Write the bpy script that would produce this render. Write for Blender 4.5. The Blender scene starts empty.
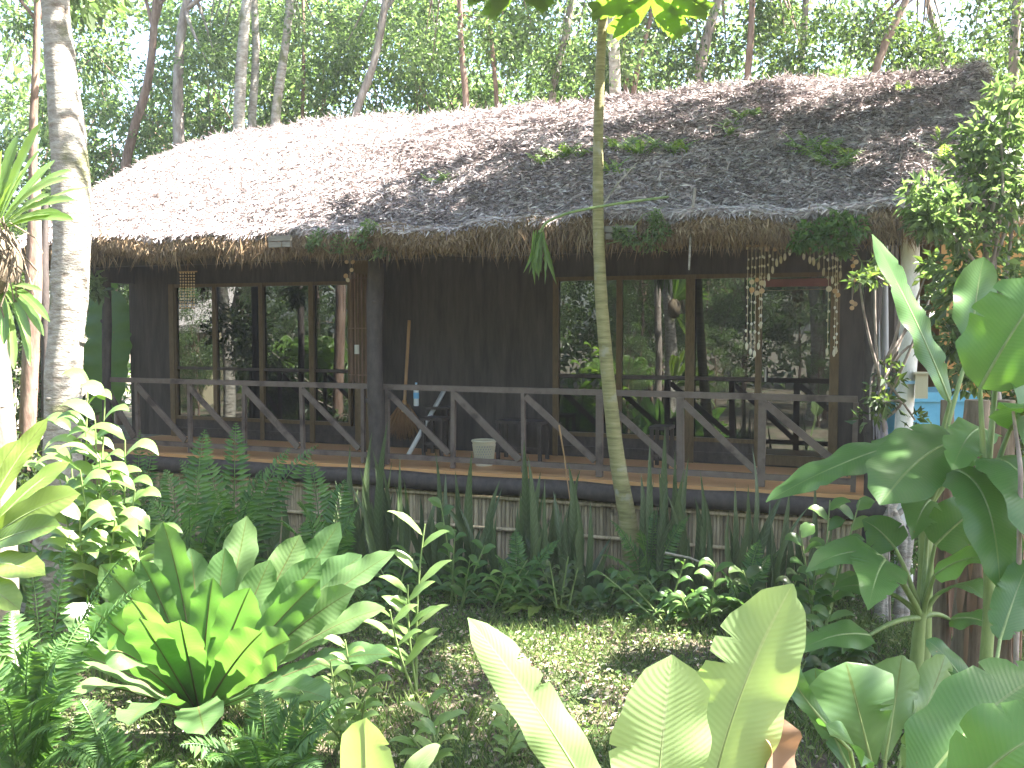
import bpy, math, random
import numpy as np
from mathutils import Vector, Matrix
rad = math.radians
random.seed(7); RNG = np.random.default_rng(11)
sc = bpy.context.scene
col = sc.collection

# ---------------------------------------------------------------- camera
HZ = 0.001; CAMZ = 2.7; PITCH = rad(3.4); F = 995.6
cam = bpy.data.objects.new('camera', bpy.data.cameras.new('camera')); col.objects.link(cam)
cam.location = (0, 0, CAMZ); cam.rotation_euler = (rad(90) - PITCH, 0, 0)
cam.data.lens = 35; cam.data.sensor_width = 36; cam.data.clip_end = 600; cam.data.clip_start = 0.05
sc.camera = cam
# ---------------------------------------------------------------- light
SUN = np.array([0.62, -0.06, 1.0]); SUN = SUN / np.linalg.norm(SUN)
w = bpy.data.worlds.new('World'); sc.world = w; w.use_nodes = True
nt = w.node_tree; bg = nt.nodes['Background']
sky = nt.nodes.new('ShaderNodeTexSky'); sky.sky_type = 'NISHITA'; sky.sun_disc = False
sky.sun_elevation = math.asin(SUN[2]); sky.sun_rotation = math.atan2(SUN[0], SUN[1])
sky.air_density = 1.0; sky.dust_density = 2.5; sky.ozone_density = 1.0
nt.links.new(sky.outputs[0], bg.inputs[0]); bg.inputs[1].default_value = 0.08
sl = bpy.data.lights.new('sun', 'SUN'); sl.energy = 5.0; sl.angle = rad(0.6); sl.color = (1.0, 0.95, 0.87)
so = bpy.data.objects.new('sun', sl); col.objects.link(so); so.location = (20, 0, 40)
so.rotation_euler = Vector(SUN).to_track_quat('Z', 'Y').to_euler()
sc.view_settings.view_transform = 'Standard'; sc.view_settings.look = 'None'
sc.view_settings.gamma = 1; sc.view_settings.exposure = 3.55
cy = sc.cycles
cy.max_bounces = 6; cy.diffuse_bounces = 3; cy.glossy_bounces = 2; cy.transmission_bounces = 3
cy.transparent_max_bounces = 6; cy.sample_clamp_indirect = 6; cy.use_denoising = True
cy.caustics_reflective = False; cy.caustics_refractive = False

# ---------------------------------------------------------------- projection helpers (photo measure -> place at a real distance)
def ray(px, py):
    x = (px - 512) / F; y = -(py - 384) / F
    return np.array([x, y * math.sin(PITCH) + math.cos(PITCH), y * math.cos(PITCH) - math.sin(PITCH)])
def W(px, py, Y):
    d = ray(px, py); return np.array([0, 0, CAMZ]) + d * (Y / d[1])
def WG(px, py, z=0.0):
    d = ray(px, py); return np.array([0, 0, CAMZ]) + d * ((z - CAMZ) / d[2])
YAW = rad(22)
HO = np.array([0, 11.0, 0]); HD = np.array([math.cos(YAW), -math.sin(YAW), 0]); HN = np.array([math.sin(YAW), math.cos(YAW), 0])
def HW(s, t, z): return HO + HD * s + HN * t + np.array([0, 0, z])
def HP(px, py, t):
    d = ray(px, py); o = np.array([0, 0, CAMZ])
    k = (t - (o - HO) @ HN) / (d @ HN); p = o + k * d
    return (p - HO) @ HD, p[2]
def S(px, t, py=384): return HP(px, py, t)[0]
HM = Matrix.Translation(Vector(HO)) @ Matrix.Rotation(-YAW, 4, 'Z')

# ---------------------------------------------------------------- mesh builder
def nrm(v):
    v = np.asarray(v, float); return v / (np.linalg.norm(v, axis=-1, keepdims=True) + 1e-12)
class G:
    def __init__(s): s.v = []; s.f = []; s.uv = []; s.n = 0
    def add(s, v, f, uv=None):
        v = np.asarray(v, float).reshape(-1, 3); f = np.asarray(f, int)
        s.v.append(v); s.f.append(f + s.n); s.n += len(v)
        s.uv.append(np.zeros((len(v), 2)) if uv is None else np.asarray(uv, float))
    def box(s, a, b):
        (x0, y0, z0), (x1, y1, z1) = a, b
        v = [(x0,y0,z0),(x1,y0,z0),(x1,y1,z0),(x0,y1,z0),(x0,y0,z1),(x1,y0,z1),(x1,y1,z1),(x0,y1,z1)]
        s.add(v, [(0,3,2,1),(4,5,6,7),(0,1,5,4),(1,2,6,5),(2,3,7,6),(3,0,4,7)])
    def beam(s, p0, p1, w, h, up=(0, 0, 1)):
        p0 = np.asarray(p0, float); p1 = np.asarray(p1, float); d = nrm(p1 - p0)
        a = np.cross(d, up); a = nrm(a) if np.linalg.norm(a) > 1e-6 else np.array([1., 0, 0]); b = np.cross(a, d)
        v = [p + a * i * w / 2 + b * j * h / 2 for p in (p0, p1) for i, j in ((-1,-1),(1,-1),(1,1),(-1,1))]
        s.add(v, [(0,1,2,3),(7,6,5,4),(0,4,5,1),(1,5,6,2),(2,6,7,3),(3,7,4,0)])
    def tube(s, pts, r, n=8, jit=0.0, cap=True, rng=None):
        pts = np.asarray(pts, float); m = len(pts); r = np.broadcast_to(np.asarray(r, float), (m,))
        tn = nrm(np.gradient(pts, axis=0)); ref = np.array([0, 0, 1.]) if abs(tn[:, 2]).mean() < .8 else np.array([1., 0, 0])
        a = nrm(np.cross(tn, ref)); b = np.cross(tn, a)
        th = np.linspace(0, 2 * math.pi, n, endpoint=False)
        rr = r[:, None] * np.ones((m, n))
        if jit: rr = rr * (1 + jit * (RNG.random((m, n)) - .5) * 2)
        v = pts[:, None] + a[:, None] * (np.cos(th)[None, :, None] * rr[..., None]) + b[:, None] * (np.sin(th)[None, :, None] * rr[..., None])
        v = v.reshape(-1, 3); i = np.arange(m - 1)[:, None] * n; j = np.arange(n)[None]; k = (j + 1) % n
        f = np.stack([i + j, i + n + j, i + n + k, i + k], -1).reshape(-1, 4)
        uv = np.stack(np.broadcast_arrays(th[None] / 6.283, np.linspace(0, 1, m)[:, None]), -1).reshape(-1, 2)
        s.add(v, f, uv)
        if cap:
            for row, c in ((0, pts[0]), (m - 1, pts[-1])):
                vv = np.vstack([v[row * n:(row + 1) * n], c]); ids = np.arange(n)
                s.add(vv, np.stack([ids, (ids + 1) % n, np.full(n, n)], -1) if row else np.stack([(ids + 1) % n, ids, np.full(n, n)], -1))
    def grid(s, P, uv=None, close=False):
        P = np.asarray(P, float); m, n = P.shape[:2]
        i = np.arange(m - 1)[:, None] * n; j = np.arange(n - 1)[None]
        f = np.stack([i + j, i + j + 1, i + n + j + 1, i + n + j], -1).reshape(-1, 4)
        if uv is None: uv = np.stack(np.meshgrid(np.linspace(0, 1, n), np.linspace(0, 1, m)), -1).reshape(-1, 2)
        s.add(P.reshape(-1, 3), f, uv)
    def sphere(s, c, r, n=10, m=7, sq=(1, 1, 1), jit=0):
        th = np.linspace(0, math.pi, m); ph = np.linspace(0, 2 * math.pi, n + 1)
        P = np.stack([np.sin(th)[:, None] * np.cos(ph), np.sin(th)[:, None] * np.sin(ph), np.cos(th)[:, None] + 0 * ph], -1)
        if jit:
            q = 1 + jit * (RNG.random((m, n + 1)) - .5); q[:, -1] = q[:, 0]; P = P * q[..., None]
        s.grid(P * np.asarray(sq) * r + np.asarray(c))
    def leaves(s, p, d, nn, L, Wd, fold=.3):
        """many small folded leaves at once"""
        p = np.asarray(p, float); d = nrm(d); side = nrm(np.cross(d, nn)); nn = np.cross(side, d)
        K = len(p); L = np.broadcast_to(L, (K,))[:, None]; Wd = np.broadcast_to(Wd, (K,))[:, None]
        q = p + d * L * .42 + nn * Wd * fold
        v = np.stack([p, q + side * Wd * .5, p + d * L - nn * L * .08, q - side * Wd * .5], 1).reshape(-1, 3)
        b = np.arange(K)[:, None] * 4
        f = np.concatenate([b + [[0, 1, 2]], b + [[0, 2, 3]]], 1).reshape(-1, 3)
        uv = np.tile([[.5, 0], [1, .4], [.5, 1], [0, .4]], (K, 1))
        s.add(v, f, uv)
    def blade(s, pts, W_, face, prof='strap', nc=6, fold=.2, wave=0., wl=.12, n=26, thick=0, tear=0, ph=None, curl=0):
        """one large leaf along a path; face = the way its upper side looks"""
        pts = np.asarray(pts, float); t = np.linspace(0, 1, n)
        if len(pts) == 3: P = (1-t)[:,None]**2*pts[0] + 2*(t*(1-t))[:,None]*pts[1] + (t**2)[:,None]*pts[2]
        else: P = (1-t)[:,None]**3*pts[0] + 3*(t*(1-t)**2)[:,None]*pts[1] + 3*(t*t*(1-t))[:,None]*pts[2] + (t**3)[:,None]*pts[3]
        T = nrm(np.gradient(P, axis=0)); side = nrm(np.cross(T, np.asarray(face, float))); N = np.cross(side, T)
        N = np.where((N @ np.asarray(face, float))[:, None] < 0, -N, N)
        if prof == 'strap': w = np.interp(t, [0, .12, .5, .8, .93, 1], [.12, .3, .85, 1, .62, .02])
        elif prof == 'lance': w = np.interp(t, [0, .08, .35, .6, .85, 1], [.04, .45, 1, .9, .4, 0.01])
        elif prof == 'banana': w = np.interp(t, [0, .04, .2, .5, .8, .93, 1], [.05, .45, .92, 1, .8, .45, .02])
        elif prof == 'heart': w = np.interp(t, [0, .05, .25, .5, .8, 1], [.3, .8, 1, .85, .42, .02])
        else: w = np.interp(t, [0, .3, .7, .9, 1], [.6, .9, 1, .6, .03])
        c = np.linspace(-1, 1, nc + 1 + (nc % 2)); Ltot = np.linalg.norm(np.diff(P, axis=0), axis=1).sum()
        ph = random.random() * 6 if ph is None else ph
        A = np.abs(c)[None]
        wv = wave * A**1.6 * np.sin(t[:, None] * Ltot / wl * 6.283 + ph + np.where(c > 0, 0, 1.3)[None] + .8*np.sin(t[:,None]*7+ph))
        edge = 1 + .04 * np.sin(t[:, None] * Ltot / wl * 6.283 * 1.7 + ph + np.sign(c)[None])
        X = c[None] * w[:, None] * W_ / 2 * edge
        if tear:
            hit = (RNG.random((n, 1)) < tear) * RNG.uniform(.12, .45, (n, 1)); hs = RNG.random((n, 1)) < .5
            X = np.where((A > .55) & ((c[None] > 0) == hs), X * (1 - hit * A), X)
        H = fold * np.abs(X) + wv * w[:, None] - curl * (X ** 2) / W_
        V = P[:, None] + side[:, None] * X[..., None] + N[:, None] * H[..., None]
        m = len(c); uv = np.stack(np.broadcast_arrays((c[None] + 1) / 2, t[:, None] * Ltot), -1).reshape(-1, 2)
        s.grid(V, uv)
        return P, N
    def frond(s, pts, W_, face, n=22, pl=.35, droop=.2, prof='fern', wr=.28):
        """pinnate frond: pairs of leaflets along a curved rachis"""
        pts = np.asarray(pts, float); t = np.linspace(.12 if prof == 'fern' else .2, .995, n)
        P = (1-t)[:,None]**2*pts[0] + 2*(t*(1-t))[:,None]*pts[1] + (t**2)[:,None]*pts[2]
        T = nrm(np.gradient(P, axis=0)); side = nrm(np.cross(T, np.asarray(face, float))); N = np.cross(side, T)
        w = np.interp(t, [0, .2, .45, .8, 1], [.3, .8, 1, .6, .08])
        for sg in (-1, 1):
            jit = RNG.normal(0, .08, (n, 3))
            d = side * sg + T * pl - N * droop + jit
            L = W_ / 2 * w * RNG.uniform(.85, 1.1, n)
            if prof == 'fern': s.leaves(P, d, N + jit, L, L * wr + .004, .1)
            else:
                dd = nrm(d)
                s.leaves(P, dd, N + jit, L * .6, L * wr * .35, .1); q = P + dd * (L * .55)[:, None]
                s.leaves(q - dd*(L*.08)[:,None], dd - np.array([0, 0, droop * 1.5]), N + jit, L * .5, L * wr * .3, .1)
        s.tube(np.vstack([pts[0][None], P]), np.linspace(.008, .002, n + 1) * max(1, W_ * 2), 4, cap=False)
    def make(s, name, mat, parent=None, smooth=True, base=None, local=False):
        v = np.concatenate(s.v) if s.v else np.zeros((0, 3))
        me = bpy.data.meshes.new(name)
        sizes = np.concatenate([np.full(len(f), f.shape[1]) for f in s.f]); loops = np.concatenate([f.ravel() for f in s.f])
        if parent is not None:
            if not local:
                M = np.array(WM[parent.name].inverted()); v = v @ M[:3, :3].T + M[:3, 3]
        else:
            base = v.mean(0) if base is None else np.asarray(base, float)
            if base is not None and len(s.v): v = v - base
        me.vertices.add(len(v)); me.vertices.foreach_set('co', v.astype(np.float32).ravel())
        me.loops.add(len(loops)); me.loops.foreach_set('vertex_index', loops.astype(np.int32))
        me.polygons.add(len(sizes)); st = np.concatenate([[0], np.cumsum(sizes)[:-1]])
        me.polygons.foreach_set('loop_start', st.astype(np.int32)); me.polygons.foreach_set('loop_total', sizes.astype(np.int32))
        uv = np.concatenate(s.uv)[loops]; me.update(calc_edges=True)
        ul = me.uv_layers.new(name='UVMap'); ul.data.foreach_set('uv', uv.astype(np.float32).ravel())
        me.polygons.foreach_set('use_smooth', np.full(len(sizes), bool(smooth)))
        me.materials.append(mat); me.validate()
        o = bpy.data.objects.new(name, me); col.objects.link(o)
        if parent is not None: o.parent = parent; WM[o.name] = WM[parent.name]
        else: o.location = base; WM[o.name] = Matrix.Translation(Vector(base))
        return o
WM = {}
def tag(o, label=None, cat=None, group=None, kind=None):
    if label: o['label'] = label
    if cat: o['category'] = cat
    if group: o['group'] = group
    if kind: o['kind'] = kind
    return o
def thing(name, label, cat, loc=(0, 0, 0), group=None, M=None):
    o = bpy.data.objects.new(name, None); col.objects.link(o); o.empty_display_size = .2
    M = M or Matrix.Translation(Vector(loc)); o.matrix_world = M; WM[o.name] = M
    return tag(o, label, cat, group)
def copy_tree(o, parent=None):
    c = o.copy(); col.objects.link(c)
    if parent: c.parent = parent
    for ch in o.children: copy_tree(ch, c)
    return c

# ---------------------------------------------------------------- materials
def newmat(name):
    m = bpy.data.materials.new(name); m.use_nodes = True; n = m.node_tree; n.nodes.clear()
    return m, n, n.nodes.new('ShaderNodeOutputMaterial')
def rgb(c): return (c[0], c[1], c[2], 1)
def ramp(n, cols, pos=None):
    r = n.nodes.new('ShaderNodeValToRGB'); e = r.color_ramp.elements
    pos = pos or [i / (len(cols) - 1) for i in range(len(cols))]
    while len(e) < len(cols): e.new(.5)
    for i, (c, p) in enumerate(zip(cols, pos)): e[i].position = p; e[i].color = rgb(c)
    return r
def leafmat(name, cols, rough=.42, trans=.42, tcol=None, vein=None, spot=None, spec=.5):
    m, n, out = newmat(name); L = n.links
    geo = n.nodes.new('ShaderNodeNewGeometry'); r = ramp(n, cols); L.new(geo.outputs['Random Per Island'], r.inputs[0])
    base = r.outputs[0]
    tc = n.nodes.new('ShaderNodeTexCoord')
    pr = n.nodes.new('ShaderNodeBsdfPrincipled'); pr.inputs['Roughness'].default_value = rough; pr.inputs['Specular IOR Level'].default_value = spec
    nz = n.nodes.new('ShaderNodeTexNoise'); nz.inputs['Scale'].default_value = 9; nz.inputs['Detail'].default_value = 3
    L.new(tc.outputs['Object'], nz.inputs['Vector'])
    mx = n.nodes.new('ShaderNodeMixRGB'); mx.blend_type = 'MULTIPLY'; mx.inputs[0].default_value = .5
    rr = ramp(n, [(.55, .6, .5), (1.25, 1.2, 1.1)]); L.new(nz.outputs[0], rr.inputs[0]); L.new(base, mx.inputs[1]); L.new(rr.outputs[0], mx.inputs[2]); base = mx.outputs[0]
    if vein:
        vc, freq, amt = vein
        sx = n.nodes.new('ShaderNodeSeparateXYZ'); L.new(tc.outputs['UV'], sx.inputs[0])
        def M_(op, a, b=None):
            q = n.nodes.new('ShaderNodeMath'); q.operation = op
            for i, x in enumerate((a, b)):
                if x is None: continue
                if isinstance(x, (int, float)): q.inputs[i].default_value = x
                else: L.new(x, q.inputs[i])
            return q.outputs[0]
        off = M_('ABSOLUTE', M_('SUBTRACT', sx.outputs[0], .5))
        mid = M_('LESS_THAN', off, .018)
        ln = M_('SINE', M_('ADD', M_('MULTIPLY', M_('SUBTRACT', sx.outputs[1], M_('MULTIPLY', off, .18)), freq), M_('MULTIPLY', nz.outputs[0], 3.0)))
        side = M_('MULTIPLY', M_('GREATER_THAN', ln, .6), amt)
        fac = M_('MAXIMUM', M_('MULTIPLY', mid, .85), side)
        m2 = n.nodes.new('ShaderNodeMixRGB'); L.new(fac, m2.inputs[0]); L.new(base, m2.inputs[1]); m2.inputs[2].default_value = rgb(vc); base = m2.outputs[0]
        bp = n.nodes.new('ShaderNodeBump'); bp.inputs['Strength'].default_value = .1; bp.inputs['Distance'].default_value = .003
        L.new(ln, bp.inputs['Height']); L.new(bp.outputs[0], pr.inputs['Normal'])
    if spot:
        n2 = n.nodes.new('ShaderNodeTexNoise'); n2.inputs['Scale'].default_value = spot[1]; L.new(tc.outputs['Object'], n2.inputs['Vector'])
        r2 = ramp(n, [(0, 0, 0), (1, 1, 1)], [spot[2], spot[2] + .05]); L.new(n2.outputs[0], r2.inputs[0])
        m3 = n.nodes.new('ShaderNodeMixRGB'); L.new(r2.outputs[0], m3.inputs[0]); L.new(base, m3.inputs[1]); m3.inputs[2].default_value = rgb(spot[0]); base = m3.outputs[0]
    L.new(base, pr.inputs['Base Color'])
    tr = n.nodes.new('ShaderNodeBsdfTranslucent')
    gm = n.nodes.new('ShaderNodeMixRGB'); gm.blend_type = 'MULTIPLY'; gm.inputs[0].default_value = 1; L.new(base, gm.inputs[1])
    gm.inputs[2].default_value = rgb(tcol or (1.9, 2.0, .8)); L.new(gm.outputs[0], tr.inputs[0])
    ms = n.nodes.new('ShaderNodeMixShader'); ms.inputs[0].default_value = trans
    L.new(pr.outputs[0], ms.inputs[1]); L.new(tr.outputs[0], ms.inputs[2]); L.new(ms.outputs[0], out.inputs[0])
    return m
def surf(name, cols, scale=8, rough=.8, detail=6, stretch=(1, 1, 1), bump=.3, bdist=.01, pos=None, spec=.3, island=0, second=None):
    m, n, out = newmat(name); L = n.links
    tc = n.nodes.new('ShaderNodeTexCoord'); mp = n.nodes.new('ShaderNodeMapping'); mp.inputs['Scale'].default_value = stretch
    L.new(tc.outputs['Object'], mp.inputs[0])
    nz = n.nodes.new('ShaderNodeTexNoise'); nz.inputs['Scale'].default_value = scale; nz.inputs['Detail'].default_value = detail; nz.inputs['Roughness'].default_value = .65
    L.new(mp.outputs[0], nz.inputs['Vector'])
    r = ramp(n, cols, pos or [.3 + .4 * i / (len(cols) - 1) for i in range(len(cols))]); L.new(nz.outputs[0], r.inputs[0]); base = r.outputs[0]
    if island:
        geo = n.nodes.new('ShaderNodeNewGeometry'); r3 = ramp(n, [(1 - island,) * 3, (1 + island,) * 3]); L.new(geo.outputs['Random Per Island'], r3.inputs[0])
        mx = n.nodes.new('ShaderNodeMixRGB'); mx.blend_type = 'MULTIPLY'; mx.inputs[0].default_value = 1; L.new(base, mx.inputs[1]); L.new(r3.outputs[0], mx.inputs[2]); base = mx.outputs[0]
    if second:
        c2, sc2, p2 = second
        n2 = n.nodes.new('ShaderNodeTexNoise'); n2.inputs['Scale'].default_value = sc2; n2.inputs['Detail'].default_value = 4; L.new(tc.outputs['Object'], n2.inputs['Vector'])
        r2 = ramp(n, [(0, 0, 0), (1, 1, 1)], [p2, p2 + .12]); L.new(n2.outputs[0], r2.inputs[0])
        m3 = n.nodes.new('ShaderNodeMixRGB'); L.new(r2.outputs[0], m3.inputs[0]); L.new(base, m3.inputs[1]); m3.inputs[2].default_value = rgb(c2); base = m3.outputs[0]
    pr = n.nodes.new('ShaderNodeBsdfPrincipled'); pr.inputs['Roughness'].default_value = rough; pr.inputs['Specular IOR Level'].default_value = spec
    L.new(base, pr.inputs['Base Color'])
    bp = n.nodes.new('ShaderNodeBump'); bp.inputs['Strength'].default_value = bump; bp.inputs['Distance'].default_value = bdist
    L.new(nz.outputs[0], bp.inputs['Height']); L.new(bp.outputs[0], pr.inputs['Normal']); L.new(pr.outputs[0], out.inputs[0])
    return m
def island(name, cols, rough=.8, trans=.0, spec=.2):
    m, n, out = newmat(name); L = n.links
    geo = n.nodes.new('ShaderNodeNewGeometry'); r = ramp(n, cols); L.new(geo.outputs['Random Per Island'], r.inputs[0])
    pr = n.nodes.new('ShaderNodeBsdfPrincipled'); pr.inputs['Roughness'].default_value = rough; pr.inputs['Specular IOR Level'].default_value = spec
    L.new(r.outputs[0], pr.inputs['Base Color']); sh = pr.outputs[0]
    if trans:
        tr = n.nodes.new('ShaderNodeBsdfTranslucent'); L.new(r.outputs[0], tr.inputs[0]); ms = n.nodes.new('ShaderNodeMixShader'); ms.inputs[0].default_value = trans
        L.new(sh, ms.inputs[1]); L.new(tr.outputs[0], ms.inputs[2]); sh = ms.outputs[0]
    L.new(sh, out.inputs[0]); return m
MT = {}
MT['soil'] = surf('soil', [(.035, .028, .02), (.09, .07, .05), (.15, .125, .095)], 3.5, .95, 10, bump=.8, bdist=.04, second=((.05, .075, .03), 1.1, .52))
MT['thatch_base'] = surf('thatch_base', [(.2, .17, .16), (.36, .32, .31), (.5, .46, .45)], 14, .95, 8, bump=.9, bdist=.04, second=((.13, .12, .13), 2.2, .58))
MT['thatch_strand'] = island('thatch_strand', [(.24, .185, .175), (.54, .48, .47), (.38, .32, .31), (.68, .63, .62), (.13, .095, .085), (.64, .59, .58), (.48, .42, .41), (.72, .67, .66)])
MT['darkthatch'] = island('darkthatch', [(.1, .08, .08), (.2, .165, .16), (.32, .27, .265), (.12, .095, .09)])
MT['fringe'] = island('fringe', [(.13, .085, .05), (.3, .21, .12), (.22, .15, .09), (.42, .32, .2), (.1, .07, .05)], trans=.15)
MT['lip'] = surf('lip', [(.08, .05, .035), (.24, .165, .1), (.4, .3, .2)], 20, .95, 8, bump=.9, bdist=.04, second=((.3, .28, .22), 1.6, .56))
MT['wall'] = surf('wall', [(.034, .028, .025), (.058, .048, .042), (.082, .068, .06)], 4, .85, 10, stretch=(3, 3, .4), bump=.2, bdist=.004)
MT['floor'] = surf('floor', [(.5, .25, .1), (.6, .33, .15)], 3, .42, 6, stretch=(1, 14, 4), bump=.1, bdist=.002, spec=.5)
MT['railwood'] = surf('railwood', [(.125, .092, .076), (.17, .132, .112)], 10, .7, 5, stretch=(1, 1, 1), bump=.25, bdist=.003, second=((.07, .05, .045), 4, .56))
MT['darkwood'] = surf('darkwood', [(.04, .032, .03), (.085, .068, .06)], 7, .75, 7, stretch=(2, 2, 1), bump=.6, bdist=.01)
MT['framewood'] = surf('framewood', [(.085, .055, .025), (.14, .095, .045)], 9, .5, 5, stretch=(4, 4, 1), bump=.15, bdist=.002)
MT['bamboo'] = surf('bamboo', [(.23, .175, .105), (.38, .3, .19), (.48, .4, .27)], 6, .7, 5, stretch=(6, 6, .7), bump=.3, bdist=.004, island=.35, second=((.12, .1, .07), 5, .6))
MT['reed'] = surf('reed', [(.13, .075, .05), (.26, .16, .11)], 8, .6, 5, stretch=(5, 5, .6), bump=.3, bdist=.004, island=.4)
MT['whitebark'] = surf('whitebark', [(.17, .13, .1), (.33, .3, .26), (.45, .42, .37)], 4, .9, 8, stretch=(1.6, 1.6, 4), bump=1, bdist=.05, second=((.15, .15, .08), 3, .57))
MT['greybark'] = surf('greybark', [(.13, .1, .085), (.27, .22, .19), (.42, .37, .33)], 5, .9, 8, stretch=(2.5, 2.5, .7), bump=.9, bdist=.02, second=((.14, .16, .09), 2, .62))
MT['brownbark'] = surf('brownbark', [(.1, .065, .045), (.2, .13, .1), (.3, .22, .17)], 5, .9, 8, stretch=(2.5, 2.5, .6), bump=.9, bdist=.02)
MT['papaya'] = surf('papaya', [(.13, .12, .05), (.24, .22, .1), (.33, .3, .16)], 3.5, .75, 8, stretch=(1, 1, 9), bump=.7, bdist=.008, second=((.3, .29, .22), 6, .6))
MT['stem'] = surf('stem', [(.12, .18, .06), (.25, .32, .12)], 6, .5, 4, stretch=(3, 3, .6), bump=.1)
MT['drystem'] = surf('drystem', [(.1, .075, .05), (.26, .2, .14)], 6, .85, 6, stretch=(5, 5, .5), bump=.8, bdist=.01)
MT['canopy'] = leafmat('canopy', [(.035, .075, .015), (.07, .13, .025), (.1, .17, .04)], .5, .42)
MT['forest'] = leafmat('forest', [(.06, .09, .045), (.1, .14, .065), (.14, .19, .085), (.2, .25, .12)], .35, .5, (1.5, 1.8, 1.0))  # leaf colours paled and greyed in place of distant haze
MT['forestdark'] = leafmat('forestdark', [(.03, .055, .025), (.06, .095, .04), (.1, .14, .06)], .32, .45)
MT['shrub'] = leafmat('shrub', [(.05, .11, .03), (.08, .16, .045), (.12, .2, .06)], .38, .42)
MT['birdnest'] = leafmat('birdnest', [(.09, .17, .065), (.11, .2, .075), (.15, .23, .095)], .36, .4, (1.45, 1.85, .7), vein=((.1, .13, .03), 160, .03))
MT['yellowleaf'] = leafmat('yellowleaf', [(.13, .21, .05), (.2, .27, .07)], .35, .45, (1.5, 1.6, .6), vein=((.14, .15, .04), 160, .03))
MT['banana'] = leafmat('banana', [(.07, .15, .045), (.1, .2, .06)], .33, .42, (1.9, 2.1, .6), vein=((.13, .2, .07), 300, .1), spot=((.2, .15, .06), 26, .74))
MT['bananapale'] = leafmat('bananapale', [(.26, .38, .17), (.33, .44, .22)], .34, .42, (1.5, 1.5, .75), vein=((.36, .44, .24), 300, .05), spot=((.28, .14, .05), 22, .76))  # banana leaf made paler, burnt-out sunlight put into its colour
MT['fern'] = leafmat('fern', [(.04, .1, .03), (.07, .15, .04), (.1, .19, .05)], .5, .4)
MT['snake'] = leafmat('snake', [(.035, .055, .025), (.055, .085, .035), (.08, .11, .045)], .4, .12, vein=((.09, .13, .07), 90, .5))
MT['ginger'] = leafmat('ginger', [(.1, .18, .05), (.15, .24, .08), (.22, .3, .12)], .28, .4, vein=((.2, .28, .1), 300, .1))
MT['palm'] = leafmat('palm', [(.1, .17, .04), (.15, .24, .06)], .4, .42)
MT['grass'] = leafmat('grass', [(.05, .1, .025), (.09, .15, .04), (.14, .2, .07), (.2, .22, .1)], .5, .4, (1.5, 1.6, .8))
MT['litter'] = island('litter', [(.14, .1, .07), (.32, .25, .19), (.5, .44, .36), (.2, .13, .1), (.62, .57, .48)], trans=.1)
MT['dry'] = leafmat('dry', [(.2, .12, .08), (.28, .18, .12)], .6, .25, (1.2, 1.0, .8))
# ================================================================ GROUND
def hgt(x, y): return .05 * np.sin(x * 1.3 + .4) * np.cos(y * 1.1) + .02 * np.sin(x * 4.1 + y * 3.3)
g = G()
xs = np.concatenate([[-250, -80, -30], np.linspace(-14, 14, 113), [30, 80, 250]]); ys = np.concatenate([[-250, -80, -20], np.linspace(-6, 24, 121), [40, 90, 300]])
X, Y = np.meshgrid(xs, ys); Z = hgt(X, Y) * (np.abs(X) < 15) * (Y < 25) * (Y > -7)
g.grid(np.stack([X, Y, Z], -1)); tag(g.make('ground', MT['soil'], base=(0, 0, 0)), kind='structure')

# ================================================================ COTTAGE (local s,t,z)
cot = thing('cottage', 'thatched wooden cottage on a raised porch with dark walls and tall dark windows', 'cottage', M=HM)
ZF = 1.04; TW = 1.7; SL = -6.7; SR = 4.05
def hpart(g_, name, mat, parent=None, smooth=False, label=None):
    o = g_.make(name, MT[mat] if isinstance(mat, str) else mat, parent or cot, smooth=smooth, local=True)
    if label: o['label'] = label
    return o
# floor
g = G(); n_pl = 14
for i in range(n_pl):
    t0 = -.02 + i * (TW + .02) / n_pl; g.box((SL + .3, t0 + .003, ZF - .04), (SR, t0 + (TW + .02) / n_pl - .002, ZF))
hpart(g, 'porch_floor', 'floor')
g = G(); ss = np.linspace(SL + .2, SR + .1, 40)
g.tube(np.stack([ss, -.06 + .01 * np.sin(ss * 2), ZF - .13 + .008 * np.sin(ss * 3)], 1), .1, 10, .05)
hpart(g, 'edge_log', 'darkwood', smooth=True)
g = G(); s = SL + .3
while s < SR - .02:
    w_ = random.uniform(.028, .055); zt = ZF - .2 + random.uniform(-.006, .006)
    th = np.linspace(0, math.pi, 5)
    P = np.array([[(s + w_ / 2 - math.cos(a) * w_ / 2, .02 - math.sin(a) * w_ * .45, z) for a in th] for z in (-.03, zt)])
    g.grid(P); s += w_ + .003
for z in (ZF - .27, ZF - .62): g.beam((SL + .3, -.025, z), (SR, -.025, z), .03, .035)
hpart(g, 'bamboo_skirt', 'bamboo', smooth=True)
g = G(); g.box((SL + .3, .06, -.05), (SR, 6.9, ZF - .05)); hpart(g, 'foundation', 'darkwood')
# walls
ZT = 3.62
def sx(px, t=TW): return S(px, t)
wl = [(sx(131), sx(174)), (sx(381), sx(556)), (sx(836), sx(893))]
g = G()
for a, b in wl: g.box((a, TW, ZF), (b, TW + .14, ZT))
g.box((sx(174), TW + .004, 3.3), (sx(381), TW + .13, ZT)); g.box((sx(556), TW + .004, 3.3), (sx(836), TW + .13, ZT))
g.box((sx(131), TW + .15, ZF), (sx(131) + .14, 6.9, ZT)); g.box((sx(893) - .14, TW + .15, ZF), (sx(893), 6.9, ZT)); g.box((sx(131), 6.91, ZF), (sx(893), 7.05, ZT))
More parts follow.
